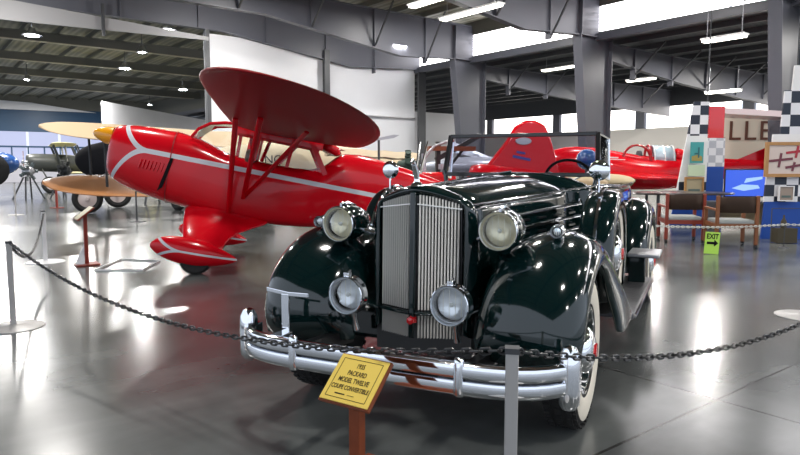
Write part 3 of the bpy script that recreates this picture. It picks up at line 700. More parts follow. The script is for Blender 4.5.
link_chain((.40,2.19,.725),(3.49,4.44,.725),.25,'black link chain from the front post to the right edge',CH)
link_chain((-3.30,5.37,.725),(-5.05,9.07,.70),.32,'thin dark chain between the two left posts',CH,L=.06,rad=.006)
link_chain((3.0,9.3,.55),(6.4,10.6,.40) ,.06,'white link chain in front of the two armchairs',mat('white_chain',(.5,.5,.46),.4),L=.07,rad=.007)
link_chain((6.4,10.6,.40),(9.2,10.4,.52) ,.06,'white link chain in front of the blue checkered display',mat('white_chain',(.5,.5,.46),.4),L=.07,rad=.007)
e=stanchion(6.4,10.63,'thin dark stand at the joint of the white chains',h=.42,m=DGREY,r=.008,base=.08)
for o_ in [e]: pass
stanchion(9.2,10.42,'post off the right edge holding the white chain',h=.55,m=DGREY,r=.01,base=.1)
stanchion(3.0,9.3,'post behind the car holding the white chain',h=.58,m=DGREY,r=.01,base=.1)
for px,py,lb,hh in ((137,222,'thin barrier rod between biplane wheels and red nose',.75),(16,215,'thin barrier rod before the blue machine at left',.9)):
    p=at(px,py,10); t=EYE/(EYE-p.z); x,y=p.x*t,p.y*t
    stanchion(x,y,lb,h=hh,m=DGREY if px>100 else POSTG,r=.02,base=.2)
# ------------------------------------------------------------------ plaque stand in front of the car
def sign_stand(loc,h,yaw,label,plate=(.245,.215),tilt=48,roll=0.,lines=True,base=(.34,.60),pm=YEL,postm=WOOD,pw=.055):
    e=empty('sign_stand',loc,(0,0,yaw),label,'sign')
    MB().box((0,0,.012),(base[0],base[1],.024)).build('base',postm,e,bevel=.006)
    MB().box((0,0,h/2),(pw,pw*.8,h)).build('post',postm,e,bevel=.004,smooth=False)
    p=empty('head',(0,-.01,h),(R(tilt),0,R(roll))); p.parent=e
    MB().box((0,0,-.006),(plate[0]+.012,plate[1]+.014,.018)).build('backing_board',postm,p,bevel=.003,smooth=False)
    MB().box((0,0,.006),(plate[0],plate[1],.006)).build('plaque',pm,p,bevel=.002,smooth=False)
    return e,p
INK=mat('plaque_ink',(.05,.03,.005),.5)
sg,hd_=sign_stand((-.178,2.57,0),.490,R(-34),'yellow engraved car plaque on red-brown wooden stand before the bumper',tilt=42)
bd=MB()
for a,b in (((-.1,-.09),(.1,-.09)),((-.1,.09),(.1,.09)),((-.1,-.09),(-.1,.09)),((.1,-.09),(.1,.09))): bd.bar((a[0],a[1],.0095),(b[0],b[1],.0095),.0022,.001)
bd.build('engraved_border',INK,hd_,smooth=False)
for body,y,sz in (('1935',.062,.031),('PACKARD',.026,.031),('MODEL TWELVE',-.008,.031),('COUPE CONVERTIBLE',-.042,.028)):
    text('engraved_line',body,sz,INK,hd_,(0,y,.0095),sx=.68,bold=.0004)
MB().box((-.035,-.072,.0098),(.05,.005,.001)).build('engraved_mark',INK,hd_,smooth=False); MB().box((.02,-.072,.0098),(.035,.002,.001)).build('engraved_mark',INK,hd_,smooth=False)
p=at(87,265,8.81)
s2,h2=sign_stand((p.x,p.y,0),.72,R(-55),'red-brown plaque stand beside the flat white floor frame',plate=(.30,.26),tilt=38,base=(.30,.30),pm=mat('pale_plaque',(.5,.45,.3),.4),postm=mat('rust_red_stand',(.25,.03,.015),.4),pw=.06)
p=at(57,208,20.85)
s3,h3=sign_stand((p.x,p.y,0),.85,R(-20),'small distant stand with white plaque below the biplane wing',plate=(.30,.3),tilt=60,base=(.3,.3),pm=WHITE,postm=mat('rust_red_stand',(.25,.03,.015),.4),pw=.06)
# flat white wire frame on floor
q=MB(); G=lambda x,y: (lambda p:Vector((p.x*EYE/(EYE-p.z),p.y*EYE/(EYE-p.z),.012)))(at(x,y,5))
c4=[G(95,271),G(121,260),G(160,262),G(143,271)]
for i in range(4): q.bar(c4[i],c4[(i+1)%4],.03 if i==0 else .012,.02)
tag(q.build('floor_frame',WHITE,None,smooth=False),'flat white frame lying on the floor in front of the wheel pant','floor frame')
tag(MB().prism([at(75,264.5,8.72),at(84,264,8.72),at(86,243,8.95),at(84,243,8.95)],(0,.02,0)).build('folded_card',WHITE,None,smooth=False),'white folded card leaning behind the red-brown plaque stand','card')
# ------------------------------------------------------------------ biplanes and far machines
def afoil(p0,span,chord,th,nrm=None,mi=0): pass
def biplane(loc,yaw,label,wingm,bodym,sp=4.2,chord=1.5,zu=2.65,zl=.98,sc=1.,wheelz=.40,pit=0.):
    e=empty('biplane',loc,(0,pit,yaw),label,'aircraft')   # x aft, y lateral
    for nm,z,x0,s_ in (('upper_wing',zu,-.55,sp),('lower_wing',zl,-.1,sp*1.)):
        rings=[]
        for k in range(-8,9):
            f=k/8; y=s_*f; ee=max(0,1-abs(f)**6*1.0); c=chord*(.35+.65*math.sqrt(ee)) if abs(f)>.6 else chord
            z_=z+.05*abs(y)*.5; h=.09*(c/chord)
            rings.append([(x0+(chord-c)*.4+c*a,y,z_+h*b) for a,b in ((0,.2),(.05,.7),(.3,1.),(.7,.7),(1,.1),(.7,-.1),(.3,-.2),(.05,-.15))])
        MB().loft(rings).build(nm,PLYW if (pit and nm=='lower_wing') else wingm,e,subsurf=1)
    for s in (-1,1):
        for yy in (1.1,sp*.72):
            for x in (-.25,.75): MB().tube([(x+.3,s*yy,zl+.08),(x-.15,s*yy,zu+.02)],.035,8).build('interplane_strut',bodym,e)
        w=MB(); w.cyl((.25,s*1.1,zl+.1),(.1,s*sp*.72,zu),.022,seg=6).cyl((.1,s*1.1,zu),(.25,s*sp*.72,zl+.1),.022,seg=6); w.build('bracing_wires',SATIN,e)
    fr=[]
    for x,r,z in ((-1.6,.30,1.55),(-1.5,.42,1.55),(-1.0,.45,1.52),(.5,.45,1.48),(1.6,.36,1.42),(3.2,.2,1.3),(4.6,.06,1.25)):
        fr.append([(x,r*math.cos(2*PI*k/12),z+r*1.05*math.sin(2*PI*k/12)) for k in range(12)])
    MB().loft(fr).build('fuselage',bodym,e,subsurf=1)
    MB().lathe([(.02,-.15),(.1,-.1),(.14,0)],(-1.65,0,1.55),'X',16).build('propeller_hub',SATIN,e)
    MB().prism([(-1.72,-.06,1.55),(-1.72,.06,1.55),(-1.70,.10,1.8),(-1.70,0,2.1),(-1.70,-.02,1.8)],(.03,0,0)).prism([(-1.72,.06,1.55),(-1.72,-.06,1.55),(-1.70,-.10,1.3),(-1.70,0,1.0),(-1.70,.02,1.3)],(.03,0,0)).build('propeller',PLYW,e)
    for s in (-1,1):
        t=MB().lathe([(.22,-.06),(.33,-.085),(.40,-.05),(.41,0),(.40,.05),(.33,.085),(.22,.06),(.22,-.06)],(-.55,s*.85,wheelz),'Y',32).build('tyre',RUBBER,e)
        MB().lathe([(.02,-.09),(.10,-.08),(.26,-.04),(.26,.04),(.10,.08),(.02,.09)],(-.55,s*.85,wheelz),'Y',24).build('wheel_disc',mat('pink_white_disc',(.62,.52,.5),.4),e)
        MB().cyl((-.55,s*.8,wheelz),(-.9,s*.4,1.2),.03).cyl((-.55,s*.8,wheelz),(.1,s*.4,1.15),.03).build('gear_strut',bodym,e)
    MB().prism([(3.7,-.02,1.3),(4.0,-.02,2.1),(4.6,-.02,2.1),(4.8,-.02,1.2)],(0,.04,0)).build('fin',wingm,e,smooth=False)
    MB().box((4.1,0,1.4),(.8,2.6,.05)).build('stabilizer',wingm,e)
    MB().cyl((4.4,0,1.2),(4.5,0,1.05 if pit else .0),.03).build('tail_skid',bodym,e)
    return e
DK=mat('black_fuselage',(.012,.014,.016),.4)
biplane((-6.0,20.2,-.16),R(-42),'biplane with cream upper wing and varnished lower wing behind the red nose',mat('aged_cream_fabric',(.40,.30,.19),.7),DK,sp=5.25,chord=2.0,zu=2.52,zl=1.22,pit=R(18))
biplane((-17.3,33,0),R(30),'smaller distant biplane with yellow-cream wings at left',mat('yellow_cream',(.55,.50,.25),.6),mat('gunmetal',(.05,.055,.05),.4),sp=3.2,chord=1.3,zu=2.35,zl=.95)
# lower-wing planks look: large wheels of a dolly under the lower wing
def cart_wheels():
    e=empty('wheeled_dolly',(-9.15,19.6,0),(0,0,0),'dolly with two big pink-hubbed tyres under the biplane lower wing','cart')
    for x,y in ((.12,-1.05),(-.10,1.45)):
        w=empty('dolly_wheel',(x,y,.42),(0,0,R(20))); w.parent=e
        MB().lathe([(.25,-.07),(.33,-.095),(.41,-.06),(.42,0),(.41,.06),(.33,.095),(.25,.07),(.25,-.07)],(0,0,0),'Y',36).build('tyre',RUBBER,w)
        MB().lathe([(.02,-.11),(.05,-.11),(.06,-.085),(.27,-.045),(.27,.045),(.06,.085),(.02,.09)],(0,0,0),'Y',28).build('wheel_disc',mat('pink_white_disc',(.62,.52,.5),.4),w)
    MB().cyl((.12,-1.0,.42),(-.10,1.4,.42),.04).build('axle',DGREY,e)
    MB().tube([(-.3,.2,.46),(.6,.2,.5),(1.6,.2,.45)],.05).build('frame',DGREY,e)
cart_wheels()
# black covered fuselage behind the struts
e=empty('covered_fuselage',(-10.3,23.3,0),(0,0,R(-8)),'black cloth-covered fuselage on trestles behind the biplane struts','aircraft')
MB().loft([[(x,r*math.cos(2*PI*k/12),z+r*1.1*math.sin(2*PI*k/12)) for k in range(12)] for x,r,z in ((-1.5,.1,1.6),(-1.3,.45,1.55),(-.4,.75,1.5),(.6,.75,1.45),(1.8,.5,1.45),(3,.3,1.4))]).build('body',DARKG,e,subsurf=1)
for x in (-.6,1.4):
    MB().bar((x,-.5,0),(x,-.1,1.1),.06,.06).bar((x,.5,0),(x,.1,1.1),.06,.06).build('trestle',DGREY,e)
# second monoplane behind the red one: cream with NC lettering
e=empty('cream_aircraft',(-2.3,14.9,0),(0,0,R(3)),'cream cabin aircraft seen through the red plane windows','aircraft')
MB().loft([[(x,r*math.cos(2*PI*k/12),z+r*1.2*math.sin(2*PI*k/12)) for k in range(12)] for x,r,z in ((-2.2,.2,1.3),(-2.0,.42,1.3),(-1.2,.5,1.3),(0,.5,1.35),(1.2,.42,1.33),(2.0,.30,1.3),(2.6,.12,1.3))]).build('fuselage',CREAM,e,subsurf=1)
text('registration','NC',.26,DARKG,e,(-.55,-.53,1.50),(R(90),0,0),ext=.004)
for s in (-1,1):
    MB().lathe([(.02,-.08),(.25,-.09),(.36,-.06),(.37,.0),(.36,.06),(.25,.09),(.02,.08)],(-1.1,s*.9,.37),'Y',28).build('wheel',RUBBER,e)
    MB().cyl((-1.1,s*.9,.37),(-.9,s*.3,1.0),.04).build('gear_leg',CREAM,e)
MB().cyl((2.3,0,.12),(2.2,0,1.2),.03).lathe([(.02,-.04),(.12,-.04),(.12,.04),(.02,.04)],(2.3,0,.12),'Y',14).build('tail_wheel',RUBBER,e)
# biplane wheel seen under the red nose
# blue machine at left edge
e=empty('blue_aircraft',tuple(Vector((at(-14,170,27).x,27,0))),(0,0,R(10)),'bright blue rounded aircraft nose at the left edge','aircraft')
MB().loft([[(x,r*math.cos(2*PI*k/16),1.45+r*math.sin(2*PI*k/16)) for k in range(16)] for x,r in ((1.3,.05),(1.2,.3),(.8,.5),(0,.62),(-1.5,.6),(-3,.4))]).build('fuselage',PBLUE,e,subsurf=1)
MB().lathe([(.03,-.2),(.5,-.12),(.66,0),(.5,.12),(.03,.2)],(.6,-.9,1.2),'Y',24).build('wheel_cover',RUBBER,e)
for s in (-1,1): MB().cyl((0,s*.5,1.1),(0,s*.9,.0),.05).build('gear_leg',DGREY,e)
# low clutter of machines in the far left: engine blocks on stands
def engine(loc,r,label,m1,m2,h=1.1,n=7,stand=DGREY):
    e=empty('radial_engine',loc,(0,0,random.random()*2),label,'engine')
    MB().lathe([(.02,-.25),(.16*r*2,-.2),(.2*r*2,0),(.16*r*2,.2),(.02,.28)],(0,0,h),'Y',16).build('crankcase',m1,e)
    for k in range(n):
        a=2*PI*k/n; d=Vector((math.cos(a),0,math.sin(a))); c=Vector((0,0,h))
        c_=MB()
        for q in range(6): c_.cyl(c+d*r*(.35+q*.1),c+d*r*(.40+q*.1),r*(.17 if q%2 else .13),seg=10)
        c_.build('cylinder',m2,e)
    st=MB()
    for s in (-1,1): st.bar((s*.45,-.3,0),(s*.15,0,h*.8),.06,.06).bar((s*.45,.4,0),(s*.15,.1,h*.8),.06,.06)
    st.build('stand',stand,e,smooth=False)
    return e
def floor_of(px,Y): p=at(px,200,Y); return (p.x,Y,0)
engine(floor_of(30,26),.45,'grey radial engine on a stand at far left under the pale biplane',SATIN,mat('steel_blue',(.12,.15,.16),.4),1.15)
engine(floor_of(66,27),.5,'dark engine on a stand left of the black fuselage',DK,DK,1.15)
# gap between red tail and windshield
def cream_wing():
    e=empty('wing_panel',floor_of(372,14),(0,0,R(15)),'cream ribbed wing panel behind the red fuselage top','wing')
    rings=[]
    for k in range(9):
        x=-1.+k*.25; rings.append([(x,y*.5,1.55+z+(.02 if k%2 else 0)-.05*x) for y,z in ((-.5,0),(-.3,.14),(.2,.12),(.5,0),(.2,-.03),(-.3,-.03))])
    MB().loft(rings).build('panel',CREAM,e)
    for x in (-.7,.7): MB().bar((x,-.2,0),(x,0,1.5),.06,.06).bar((x,.2,0),(x,0,1.5),.06,.06).build('trestle',DGREY,e)
cream_wing()
e=empty('propeller_display',floor_of(379,13.2),(0,0,R(8)),'small two-blade propeller on a thin pole above the cream wing','propeller')
MB().cyl((0,0,0),(0,0,1.93),.025).lathe([(.2,0),(.2,.02),(.03,.04)],seg=20).build('pole',DGREY,e)
MB().prism([(-.02,-.03,1.93),(.3,-.03,2.0),(.42,-.03,1.99),(.3,-.03,1.93),(.05,-.03,1.89),(-.3,-.03,1.86),(-.34,-.03,1.84),(-.3,-.03,1.9)],(0,.05,0)).build('blades',SATIN,e,smooth=False)
engine(floor_of(408,13.5),.38,'dark green radial engine with brass parts left of the mascot',OLIVE,OLIVE,1.35,9,REDE)
# red machine right of mascot
e=empty('engine_cart',floor_of(434,12.4),(0,0,R(5)),'red engine cart between mascot and windshield','cart')
MB().box((0,0,1.0),(.8,.5,.5)).build('body',REDE,e,bevel=.08)
MB().cyl((-.2,0,1.25),(-.2,0,1.6),.05).cyl((.15,-.1,1.3),(.15,-.1,1.4),.09).tube([(-.2,0,1.5),(0,0,1.75),(.3,0,1.85)],.03).build('pipework',SATIN,e)
for x in (-.35,.35):
    MB().lathe([(.03,-.05),(.18,-.05),(.18,.05),(.03,.05)],(x,-.25,.18),'Y',18).bar((x,0,.1),(x,0,.8),.06,.06).build('wheel_leg',DGREY,e)
e=empty('hoist_frame',floor_of(446,14.5),(0,0,R(15)),'dark engine hoist with slanting arm left of the windshield','hoist')
MB().bar((-.2,0,0),(-.2,0,1.9),.1,.1).bar((-.25,0,1.5),(.8,0,2.05),.08,.1).bar((-.2,0,1.0),(.45,0,1.8),.05,.05).build('arm',DK,e,smooth=False)
MB().bar((-.6,0,.06),(.9,0,.06),.1,.1).bar((-.2,-.5,.06),(-.2,.5,.06),.1,.1).build('base',DK,e,smooth=False)
MB().box((.1,0,1.75),(1.1,.3,.1)).build('shelf',WOOD,e,smooth=False)
# machines seen through windshield: grey swept wing aircraft
e=empty('silver_aircraft',floor_of(478,16),(0,0,R(-20)),'silver jet-like aircraft seen low through the windshield','aircraft')
MB().loft([[(x,r*math.cos(2*PI*k/12),1.35+r*.8*math.sin(2*PI*k/12)) for k in range(12)] for x,r in ((-1.6,.05),(-1.2,.2),(-.3,.35),(.8,.3),(2,.1))]).build('fuselage',mat('silver_blue',(.35,.38,.45),.3,.4),e,subsurf=1)
MB().prism([(-.9,0,1.75),(.3,-.1,1.5),(.7,-.1,1.42),(-.7,.05,1.98)],(0,.06,0)).build('fin',mat('silver_blue',(.35,.38,.45),.3,.4),e,smooth=False)
for s in (-.4,.9): MB().cyl((s,-.2,0),(s,0,1.2),.04).build('gear_leg',DGREY,e)
# big red tail fin behind the windshield
tf=empty('red_tail_aircraft',floor_of(522,12.3),(0,0,R(5)),'tall rounded red tail fin seen through and above the windshield','aircraft')
MB().loft([[(x*1.12+.05,y,1.2+(z-1.2)*1.06) for x,y,z in q] for k2,q in [(1,[(-.82,d,1.2),(-.60,d,1.45),(-.34,d,1.80),(-.20,d,2.05),(-.02,d,2.17),(.16,d,2.16),(.32,d,2.08),(.42,d,1.85),(.52,d,1.5),(.60,d,1.2)]) for d in (-.09,.09)]]).build('fin',RED,tf,bevel=.05,smooth=True)
MB().lathe([(.001,-.012),(.12,-.010),(.13,0)],(-.02,-.10,1.83),'Y',24,scale=(.55,1.2)).build('fin_emblem',SATIN,tf)
MB().bar((-.22,-.10,1.55),(.12,-.10,1.48),.004,.05).bar((-.15,-.10,1.63),(.02,-.10,1.60),.004,.04).build('fin_marking',mat('dull_blue',(.05,.06,.3),.4),tf,smooth=False)
MB().loft([[(x,r*math.cos(2*PI*k/12),1.1+r*math.sin(2*PI*k/12)) for k in range(12)] for x,r in ((-1.1,.36),(-.6,.32),(.5,.18),(.9,.05))]).build('fuselage',RED,tf,subsurf=1)
MB().cyl((.3,0,1.0),(.4,0,0),.04).cyl((-.9,-.5,0),(-.9,0,1.),.05).cyl((-.9,.5,0),(-.9,0,1.),.05).build('support',DGREY,tf)
e=empty('blue_cowling',floor_of(586,13.5),(0,0,0),'blue rounded engine cowling behind the right side of the windshield','cowling')
MB().sphere((0,0,1.5),.22,20,12,sc=(1,1.2,1)).build('shell',PBLUE,e); MB().cyl((0,0,0),(0,0,1.4),.04).lathe([(.3,0),(.3,.03),(.05,.06)],seg=20).build('stand',DGREY,e)
# ------------------------------------------------------------------ red racer with open cockpit
rc=empty('racing_aircraft',floor_of(646,17.6),(0,0,R(-4)),'glossy red racing aircraft with glass-hooded cockpit behind the car','aircraft')
def rr(x,hw,zb,zt):
    if hw>.27: zb-=.24*min(1,(hw-.27)/.15); zt+=.05
    return [(x,hw*math.cos(2*PI*k/16),(zb+zt)/2+(zt-zb)/2*math.sin(2*PI*k/16)) for k in range(16)]
MB().loft([rr(-2.3,.1,1.3,1.6),rr(-2.2,.3,1.15,1.78),rr(-1.6,.42,1.0,1.9),rr(-.9,.45,.96,1.78),rr(-.5,.46,.95,1.68),rr(.0,.46,.93,1.58),rr(.7,.42,.95,1.55),rr(1.5,.3,1.05,1.55),rr(2.6,.14,1.15,1.5),rr(3.2,.04,1.25,1.45)]).build('fuselage',RED,rc,subsurf=1)
MB().loft([rr(.55,.26,1.4,1.88),rr(.75,.26,1.4,1.84),rr(1.1,.18,1.4,1.66),rr(1.5,.08,1.4,1.52)]).build('headrest_fairing',RED,rc,subsurf=1)
rc.scale=(1.2,1,1)
MB().tube([(-.62+.62*(1-math.cos(PI*k/10)) *.5,-.0+.28*0-.28,1.52+.40*math.sin(PI*k/10)) for k in range(11)],.03,8).tube([(-.0,.3*math.cos(PI*k/10),1.5+.42*math.sin(PI*k/10)) for k in range(11)],.03,8).build('canopy_hoop',DRED,rc)
MB().lathe([(.002,0),(.16,.02),(.16,.1)],(-.25,0,1.62),'X',16).build('cockpit_seat',DGREY,rc)
gm=thin_glass('frosted_canopy',(.75,.85,.9)); 
MB().loft([[(x,.27*math.cos(PI*k/10),1.5+h*math.sin(PI*k/10)) for k in range(11)] for x,h in ((.08,.42),(.3,.42),(.55,.38))],closed=False).build('canopy_glass',mat('pale_canopy',(.45,.6,.68),.1,coat=1.),rc,solid=.01)
for h_ in (.1,.32,.52): MB().tube([(h_,.28*math.cos(PI*k/10),1.5+.42*math.sin(PI*k/10)) for k in range(11)],.012,6).build('canopy_frame',WHITE,rc)
MB().prism([(1.9,-.02,1.5),(2.9,-.02,2.02),(3.05,-.02,1.98),(2.85,-.02,1.5)],(0,.04,0)).build('fin',RED,rc,smooth=False)
MB().prism([(-1.0,-.3,1.1),(.4,-.3,1.1),(.2,-2.0,1.02),(-.5,-2.0,1.02)],(0,0,.07)).build('wing',RED,rc,smooth=False,bevel=.02)
MB().prism([(-1.0,.3,1.1),(.4,.3,1.1),(.2,2.4,1.02),(-.5,2.4,1.02)],(0,0,.07)).build('wing',RED,rc,smooth=False,bevel=.02)
MB().bar((-1.15,-.462,1.60),(-.75,-.458,1.58),.004,.035).bar((-1.0,-.468,1.54),(-.6,-.462,1.53),.004,.02).build('fuselage_marking',WHITE,rc,smooth=False)
for x,y in ((-1.2,-.5),(-1.2,.5)):
    MB().lathe([(.02,-.06),(.2,-.07),(.26,0),(.2,.07),(.02,.06)],(x,y,.26),'Y',20).cyl((x,y,.26),(x+.1,y*.5,1.0),.04).build('wheel',RUBBER,rc)
MB().cyl((2.8,0,1.3),(2.8,0,0),.03).build('tail_stand',DGREY,rc)
# dark oval table under racer
e=empty('oval_table',floor_of(682,12.9),(0,0,0),'dark oval table in front of the red racing aircraft','table')
MB().lathe([(.002,.80),(1.0,.80),(1.02,.82),(1.0,.84),(.002,.84)],seg=40,scale=(1.,.6)).build('tabletop',mat('dark_wood_top',(.03,.02,.02),.3,coat=.4),e)
for sx in (-.6,.6):
    for sy in (-.3,.3): MB().cyl((sx,sy,0),(sx,sy,.8),.03).build('leg',DGREY,e)
# ------------------------------------------------------------------ checkered displays
def obelisk(px0,px1,Y,yaw,label,zpts,parts_fn):
    p=at(px0,200,Y); e=empty('display_pylon',(p.x,Y,0),(0,0,yaw),label,'display panel'); parts_fn(e); return e
CK=checker('navy_white_checks',(.75,.75,.78),(.012,.02,.04),1/.215*1.0,off=(0.02,.5,.06))
CKS=checker('pale_checks',(.72,.72,.75),(.42,.43,.48),6.,off=(0.02,.5,.06))
def p1(e):
    W=1.0
    def sl(x0,x1,z0,z1,m,nm,y=0.,d=.04,taper=True):
        def tx(x,z): 
            return x+ (.5-x)*.0 + (x0_shift(z) if x<.4 else 0)
        x0_shift=lambda z:(z-1.2)*.16
        MB().prism([(tx(x0,z0),y,z0),(tx(x1,z0),y,z0),(tx(x1,z1),y,z1),(tx(x0,z1),y,z1)],(0,d,0)).build(nm,m,e,smooth=False)
    sl(0,1.02,0,.62,BLUE,'blue_base'); 
    sl(0,.62,.62,1.0,CK,'checked_panel'); sl(0,.62,1.0,2.05,WHITE,'white_panel'); sl(0,.62,2.05,2.82,CK,'checked_panel')
    sl(.62,1.02,.62,1.35,BLUE,'blue_panel'); sl(.62,1.02,1.35,2.0,CKS,'pale_checked_panel'); sl(.60,.98,2.0,2.72,REDE,'red_cap')
    MB().box((.82,.35,1.1),(.36,.6,2.1)).build('core',WHITE,e,smooth=False)
ob=obelisk(679,0,14.8,R(2),'tapered checkered display pylon with red cap and teal poster',0,p1)
def p2(e):
    def sl(x0,x1,z0,z1,m,nm,y=0.,d=.05): MB().prism([(x0,y,z0),(x1,y,z0),(x1,y,z1),(x0+(z1-z0)*.06,y,z1)],(0,d,0)).build(nm,m,e,smooth=False)
    sl(0,1.8,0,.70,BLUE,'blue_base'); sl(0.02,1.8,.70,1.18,CK,'checked_panel'); sl(.08,1.8,1.18,1.95,WHITE,'white_panel'); sl(.25,1.8,1.95,2.75,CK,'checked_panel'); sl(.42,1.8,2.75,3.2,WHITE,'white_panel')
    MB().box((1.25,.4,1.2),(1.2,.7,2.3)).build('core',WHITE,e,smooth=False)
obelisk(763,0,12.0,R(-3),'large checkered display wall with blue base at the right edge',0,p2)
def framed(px0,py0,px1,py1,Y,fm,pic,label,fw=.05,nm='framed_picture',extra=None):
    a=at(px0,py1,Y); b=at(px1,py0,Y); w=b.x-a.x; h=b.z-a.z
    e=empty(nm,(a.x,Y,a.z),(0,0,0),label,'picture')
    if fm:
        f=MB()
        for c,d in (((w/2,0,fw/2),(w,.05,fw)),((w/2,0,h-fw/2),(w,.05,fw)),((fw/2,0,h/2),(fw,.05,h-2*fw)),((w-fw/2,0,h/2),(fw,.05,h-2*fw))): f.box(c,d)
        f.build('frame',fm,e,smooth=False)
    else: fw=0
    MB().box((w/2,.005,h/2),(w-2*fw,.02,h-2*fw)).build('print',pic,e,smooth=False)
    if extra: extra(e,w,h)
    return e
def airplanes(e,w,h):
    for (cx,cz,s,m) in ((.32,.48,.26,mat('print_plum',(.16,.04,.06),.6)),(.68,.72,.22,mat('print_red',(.4,.03,.05),.6)),(.62,.30,.16,mat('print_plum',(.16,.04,.06),.6))):
        MB().bar((w*cx-s*.9,-.012,h*cz-.02),(w*cx+s*.9,-.012,h*cz+.03),.008,.045).bar((w*cx-.02,-.014,h*cz-s*.5),(w*cx+.02,-.014,h*cz+s*.5),.04,.008,up=(0,1,0)).build('printed_aircraft',m,e,smooth=False)
LW=mat('light_oak_frame',(.42,.22,.08),.45,var=.15,vscale=8)
framed(764,142,812,177,11.9,LW,mat('pink_paper',(.62,.52,.47),.6),'large oak-framed aircraft print on the checkered wall at right',.06,extra=airplanes)
def tealx(e,w,h):
    MB().prism([(w*.1,-.011,h*.1),(w*.9,-.011,h*.1),(w*.9,-.011,h*.3),(w*.55,-.011,h*.4),(w*.1,-.011,h*.32)],(0,.004,0)).build('printed_ground',mat('print_ochre',(.35,.28,.08),.6),e,smooth=False)
    MB().box((w*.62,-.012,h*.5),(w*.12,.004,h*.5)).box((w*.45,-.012,h*.45),(w*.3,.004,h*.06)).build('printed_tower',mat('print_slate',(.03,.14,.16),.6),e,smooth=False)
framed(690,142,704,163,14.7,None,mat('teal_print',(.06,.33,.33),.6),'teal poster on the pylon above the green sheet',nm='poster',extra=tealx)
framed(688,165,705,176,14.7,None,mat('pale_green_paper',(.55,.68,.48),.6),'pale green sheet on the pylon below the teal poster',nm='paper_sheet')
def photo1(e,w,h):
    MB().box((w*.5,-.012,h*.3),(w*.6,.004,h*.14)).build('printed_car',mat('print_slate2',(.10,.14,.13),.6),e,smooth=False)
framed(684,177,704,196,14.6,LW,mat('ochre_photo',(.40,.34,.22),.6),'small oak-framed photo at the foot of the pylon checks',.04,extra=photo1)
framed(778,186,794,201,11.9,WHITE,mat('brown_photo',(.30,.24,.20),.6),'small framed photo on dark checks below the large print',.015,extra=photo1)
# TV with blue picture
TVM=mat('tv_picture',(.0,.0,.0),.3,emit=(.05,.13,.75),es=.75)
a=at(725,196,13.4); b=at(766,170,13.4)
e=empty('television',(a.x,13.4,a.z),(0,0,R(-2)),'flat television showing a blue aircraft picture','television')
w_,h_=b.x-a.x,b.z-a.z
MB().box((w_/2,.03,h_/2),(w_+.04,.05,h_+.05)).build('casing',BLACKP,e,bevel=.01)
MB().box((w_/2,0,h_/2),(w_,.01,h_)).build('screen',TVM,e,smooth=False)
MB().prism([(w_*.15,-.008,h_*.3),(w_*.45,-.008,h_*.2),(w_*.85,-.008,h_*.3),(w_*.8,-.008,h_*.42),(w_*.4,-.008,h_*.45)],(0,.002,0)).prism([(w_*.45,-.009,h_*.5),(w_*.9,-.009,h_*.65),(w_*.9,-.009,h_*.75),(w_*.5,-.009,h_*.68)],(0,.002,0)).build('screen_image',mat('tv_white',(0,0,0),.3,emit=(.35,.55,1.),es=.8),e,smooth=False)
MB().box((w_/2,.03,-.06),(.08,.04,.12)).box((w_/2,.03,-.11),(.3,.2,.015)).build('stand',BLACKP,e)
zt=a.z-.12
e=empty('counter',((a.x+b.x)/2,13.5,0),(0,0,0),'dark counter under the television','counter')
MB().box((.1,.1,zt-.02),(1.5,.6,.04)).build('countertop',DGREY,e,smooth=False); 
for sx in (-.6,.8): MB().box((sx,.1,(zt-.04)/2),(.06,.5,zt-.04)).build('leg',DGREY,e,smooth=False)
MB().box((.1,.25,.35),(1.3,.02,.5)).build('back_panel',mat('ochre_board',(.35,.28,.16),.6),e,smooth=False)
# white banner with brown letters, pinkish wing above
a=at(716,142,19); b=at(790,112,19)
e=empty('banner',(a.x,19,a.z),(0,0,R(-4)),'cream banner with large dark capital letters behind the television','banner')
MB().box(((b.x-a.x)/2,.05,(b.z-a.z)/2-.5),(b.x-a.x+.6,.03,b.z-a.z+1.0)).build('cloth',mat('banner_cream',(.62,.56,.46),.7),e,smooth=False)
MB().cyl((0,.08,-a.z),(0,.08,.9),.03).cyl((b.x-a.x,.08,-a.z),(b.x-a.x,.08,.9),.03).build('poles',DGREY,e)
for i,ch in enumerate('LLLE'): text('banner_letter',ch,.80,mat('letter_brown',(.10,.035,.02),.6),e,(.08+i*.44,.03,.30),(R(90),0,0),ext=.01)
e=empty('white_wing',tuple(Vector((at(746,120,15.9).x,15.9,0))),(0,0,R(-3)),'long white wing hung on wires above the cream banner','wing')
zz=at(746,112,15.6).z
MB().loft([[(x,y,zz+z-.06*x) for y,z in ((-.75,-.12),(-.7,.02),(0,.1),(.9,0),(0,-.14))] for x in (-.9,0,.8,1.3)]).build('panel',mat('pinkish_white',(.55,.45,.47),.35,coat=.5),e)
for x in (-.9,1.2): MB().cyl((x,.1,zz-.06*x+.02),(x,.1,5.73),.012).build('hanger_wire',DGREY,e)
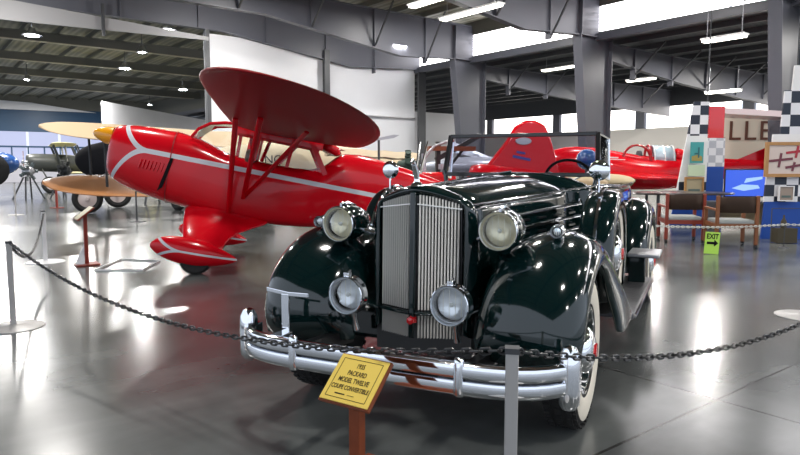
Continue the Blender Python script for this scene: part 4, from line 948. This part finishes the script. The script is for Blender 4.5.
# armchairs
def armchair(loc,yaw,label,arm):
    e=empty('armchair',loc,(0,0,yaw),label,'chair','wooden armchairs before the displays')   # faces +y (away)
    for sx in (-.31,.31):
        for sy in (-.24,.28):
            l_=MB().bar((sx,sy,.07),(sx,sy-.01,.88 if sy<0 else .64),.055,.055,up=(0,1,0)).build('leg',arm,e,bevel=.01,smooth=False)
            MB().lathe([(.01,-.02),(.035,-.02),(.035,.02),(.01,.02)],(sx,sy,.036),'X',12).cyl((sx,sy,.04),(sx,sy,.08),.012).build('caster',BLACKP,l_)
        MB().bar((sx,-.26,.64),(sx,.32,.66),.06,.035).build('armrest',arm,e,bevel=.01,smooth=False)
        MB().bar((sx,-.24,.38),(sx,.28,.40),.03,.07).build('side_rail',arm,e,smooth=False)
    MB().bar((-.31,-.24,.38),(.31,-.24,.38),.03,.07).build('rear_rail',arm,e,smooth=False)
    MB().box((0,.03,.44),(.58,.54,.08)).build('seat',mat('pale_seat',(.32,.34,.33),.6),e,bevel=.03)
    MB().loft([[(x,-.25-.05*(1-(x/.3)**2)+(.03 if k else 0),z) for x in (-.3,-.15,0,.15,.3)] for k,z in ((0,.60),(0,.86),(1,.86),(1,.60))],closed=False,wrap=False).build('backrest',BRWN,e,solid=.02)
    return e
armchair((5.05,11.5,0),R(-8),'reddish wooden armchair with brown back, nearer the car',mat('red_oak',(.22,.035,.02),.4))
armchair((5.56,10.75,0),R(-6),'brown wooden armchair in front of the television, right of the exit sign',mat('oak_brown',(.20,.07,.025),.4))
# exit sign hanging on the white chain
p=at(712,243,9.9)
e=empty('exit_sign',(p.x,9.9,p.z),(0,R(3),R(-5)),'yellow-green EXIT card with black arrow on the white chain','sign')
MB().box((0,0,0),(.22,.006,.34)).build('card',mat('lime_card',(.45,.75,.10),.6),e,smooth=False)
text('exit_lettering','EXIT',.11,DARKG,e,(0,-.005,.10),(R(90),0,0),sx=.8,bold=.003)
MB().prism([(-.08,-.006,-.02),(.03,-.006,-.02),(.03,-.006,-.055),(.09,-.006,.0),(.03,-.006,.055),(.03,-.006,.02),(-.08,-.006,.02)],(0,.002,0)).build('arrow',DARKG,e,smooth=False)
# dark wire stool frame by right display
e=empty('wire_rack',(at(785,230,11.3).x,11.3,0),(0,0,0),'dark wire rack with an ochre bottle before the blue base','rack')
MB().bar((-.25,0,0),(-.25,0,.62),.012,.012).bar((.3,0,0),(.3,0,.62),.012,.012).bar((-.25,0,.62),(.3,0,.62),.012,.012).bar((-.25,0,.3),(.3,0,.3),.012,.012).build('frame',DGREY,e,smooth=False)
MB().box((.02,.05,.14),(.35,.2,.26)).lathe([(.05,.27),(.05,.38),(.015,.45),(.015,.5)],(0,.05,0),seg=14).build('contents',mat('ochre_contents',(.05,.04,.02),.5),e)
# ------------------------------------------------------------------ camera, light
cd=bpy.data.cameras.new('camera'); cam=bpy.data.objects.new('camera',cd); col.objects.link(cam)
cd.sensor_width=36; cd.lens=F*36/800; cam.location=(0,0,EYE); cam.rotation_euler=(R(90)-PITCH,0,0); cd.clip_end=300
sc=bpy.context.scene; sc.camera=cam
w=bpy.data.worlds.new('world'); sc.world=w; w.use_nodes=True; nt=w.node_tree; bg=nt.nodes['Background']; bg.inputs[0].default_value=(.78,.86,1.,1); bg.inputs[1].default_value=.85
sc.view_settings.view_transform='Standard'; sc.view_settings.look='None'; sc.view_settings.gamma=1; sc.view_settings.exposure=.6; sc.view_settings.use_curve_mapping=False
sc.render.film_transparent=False
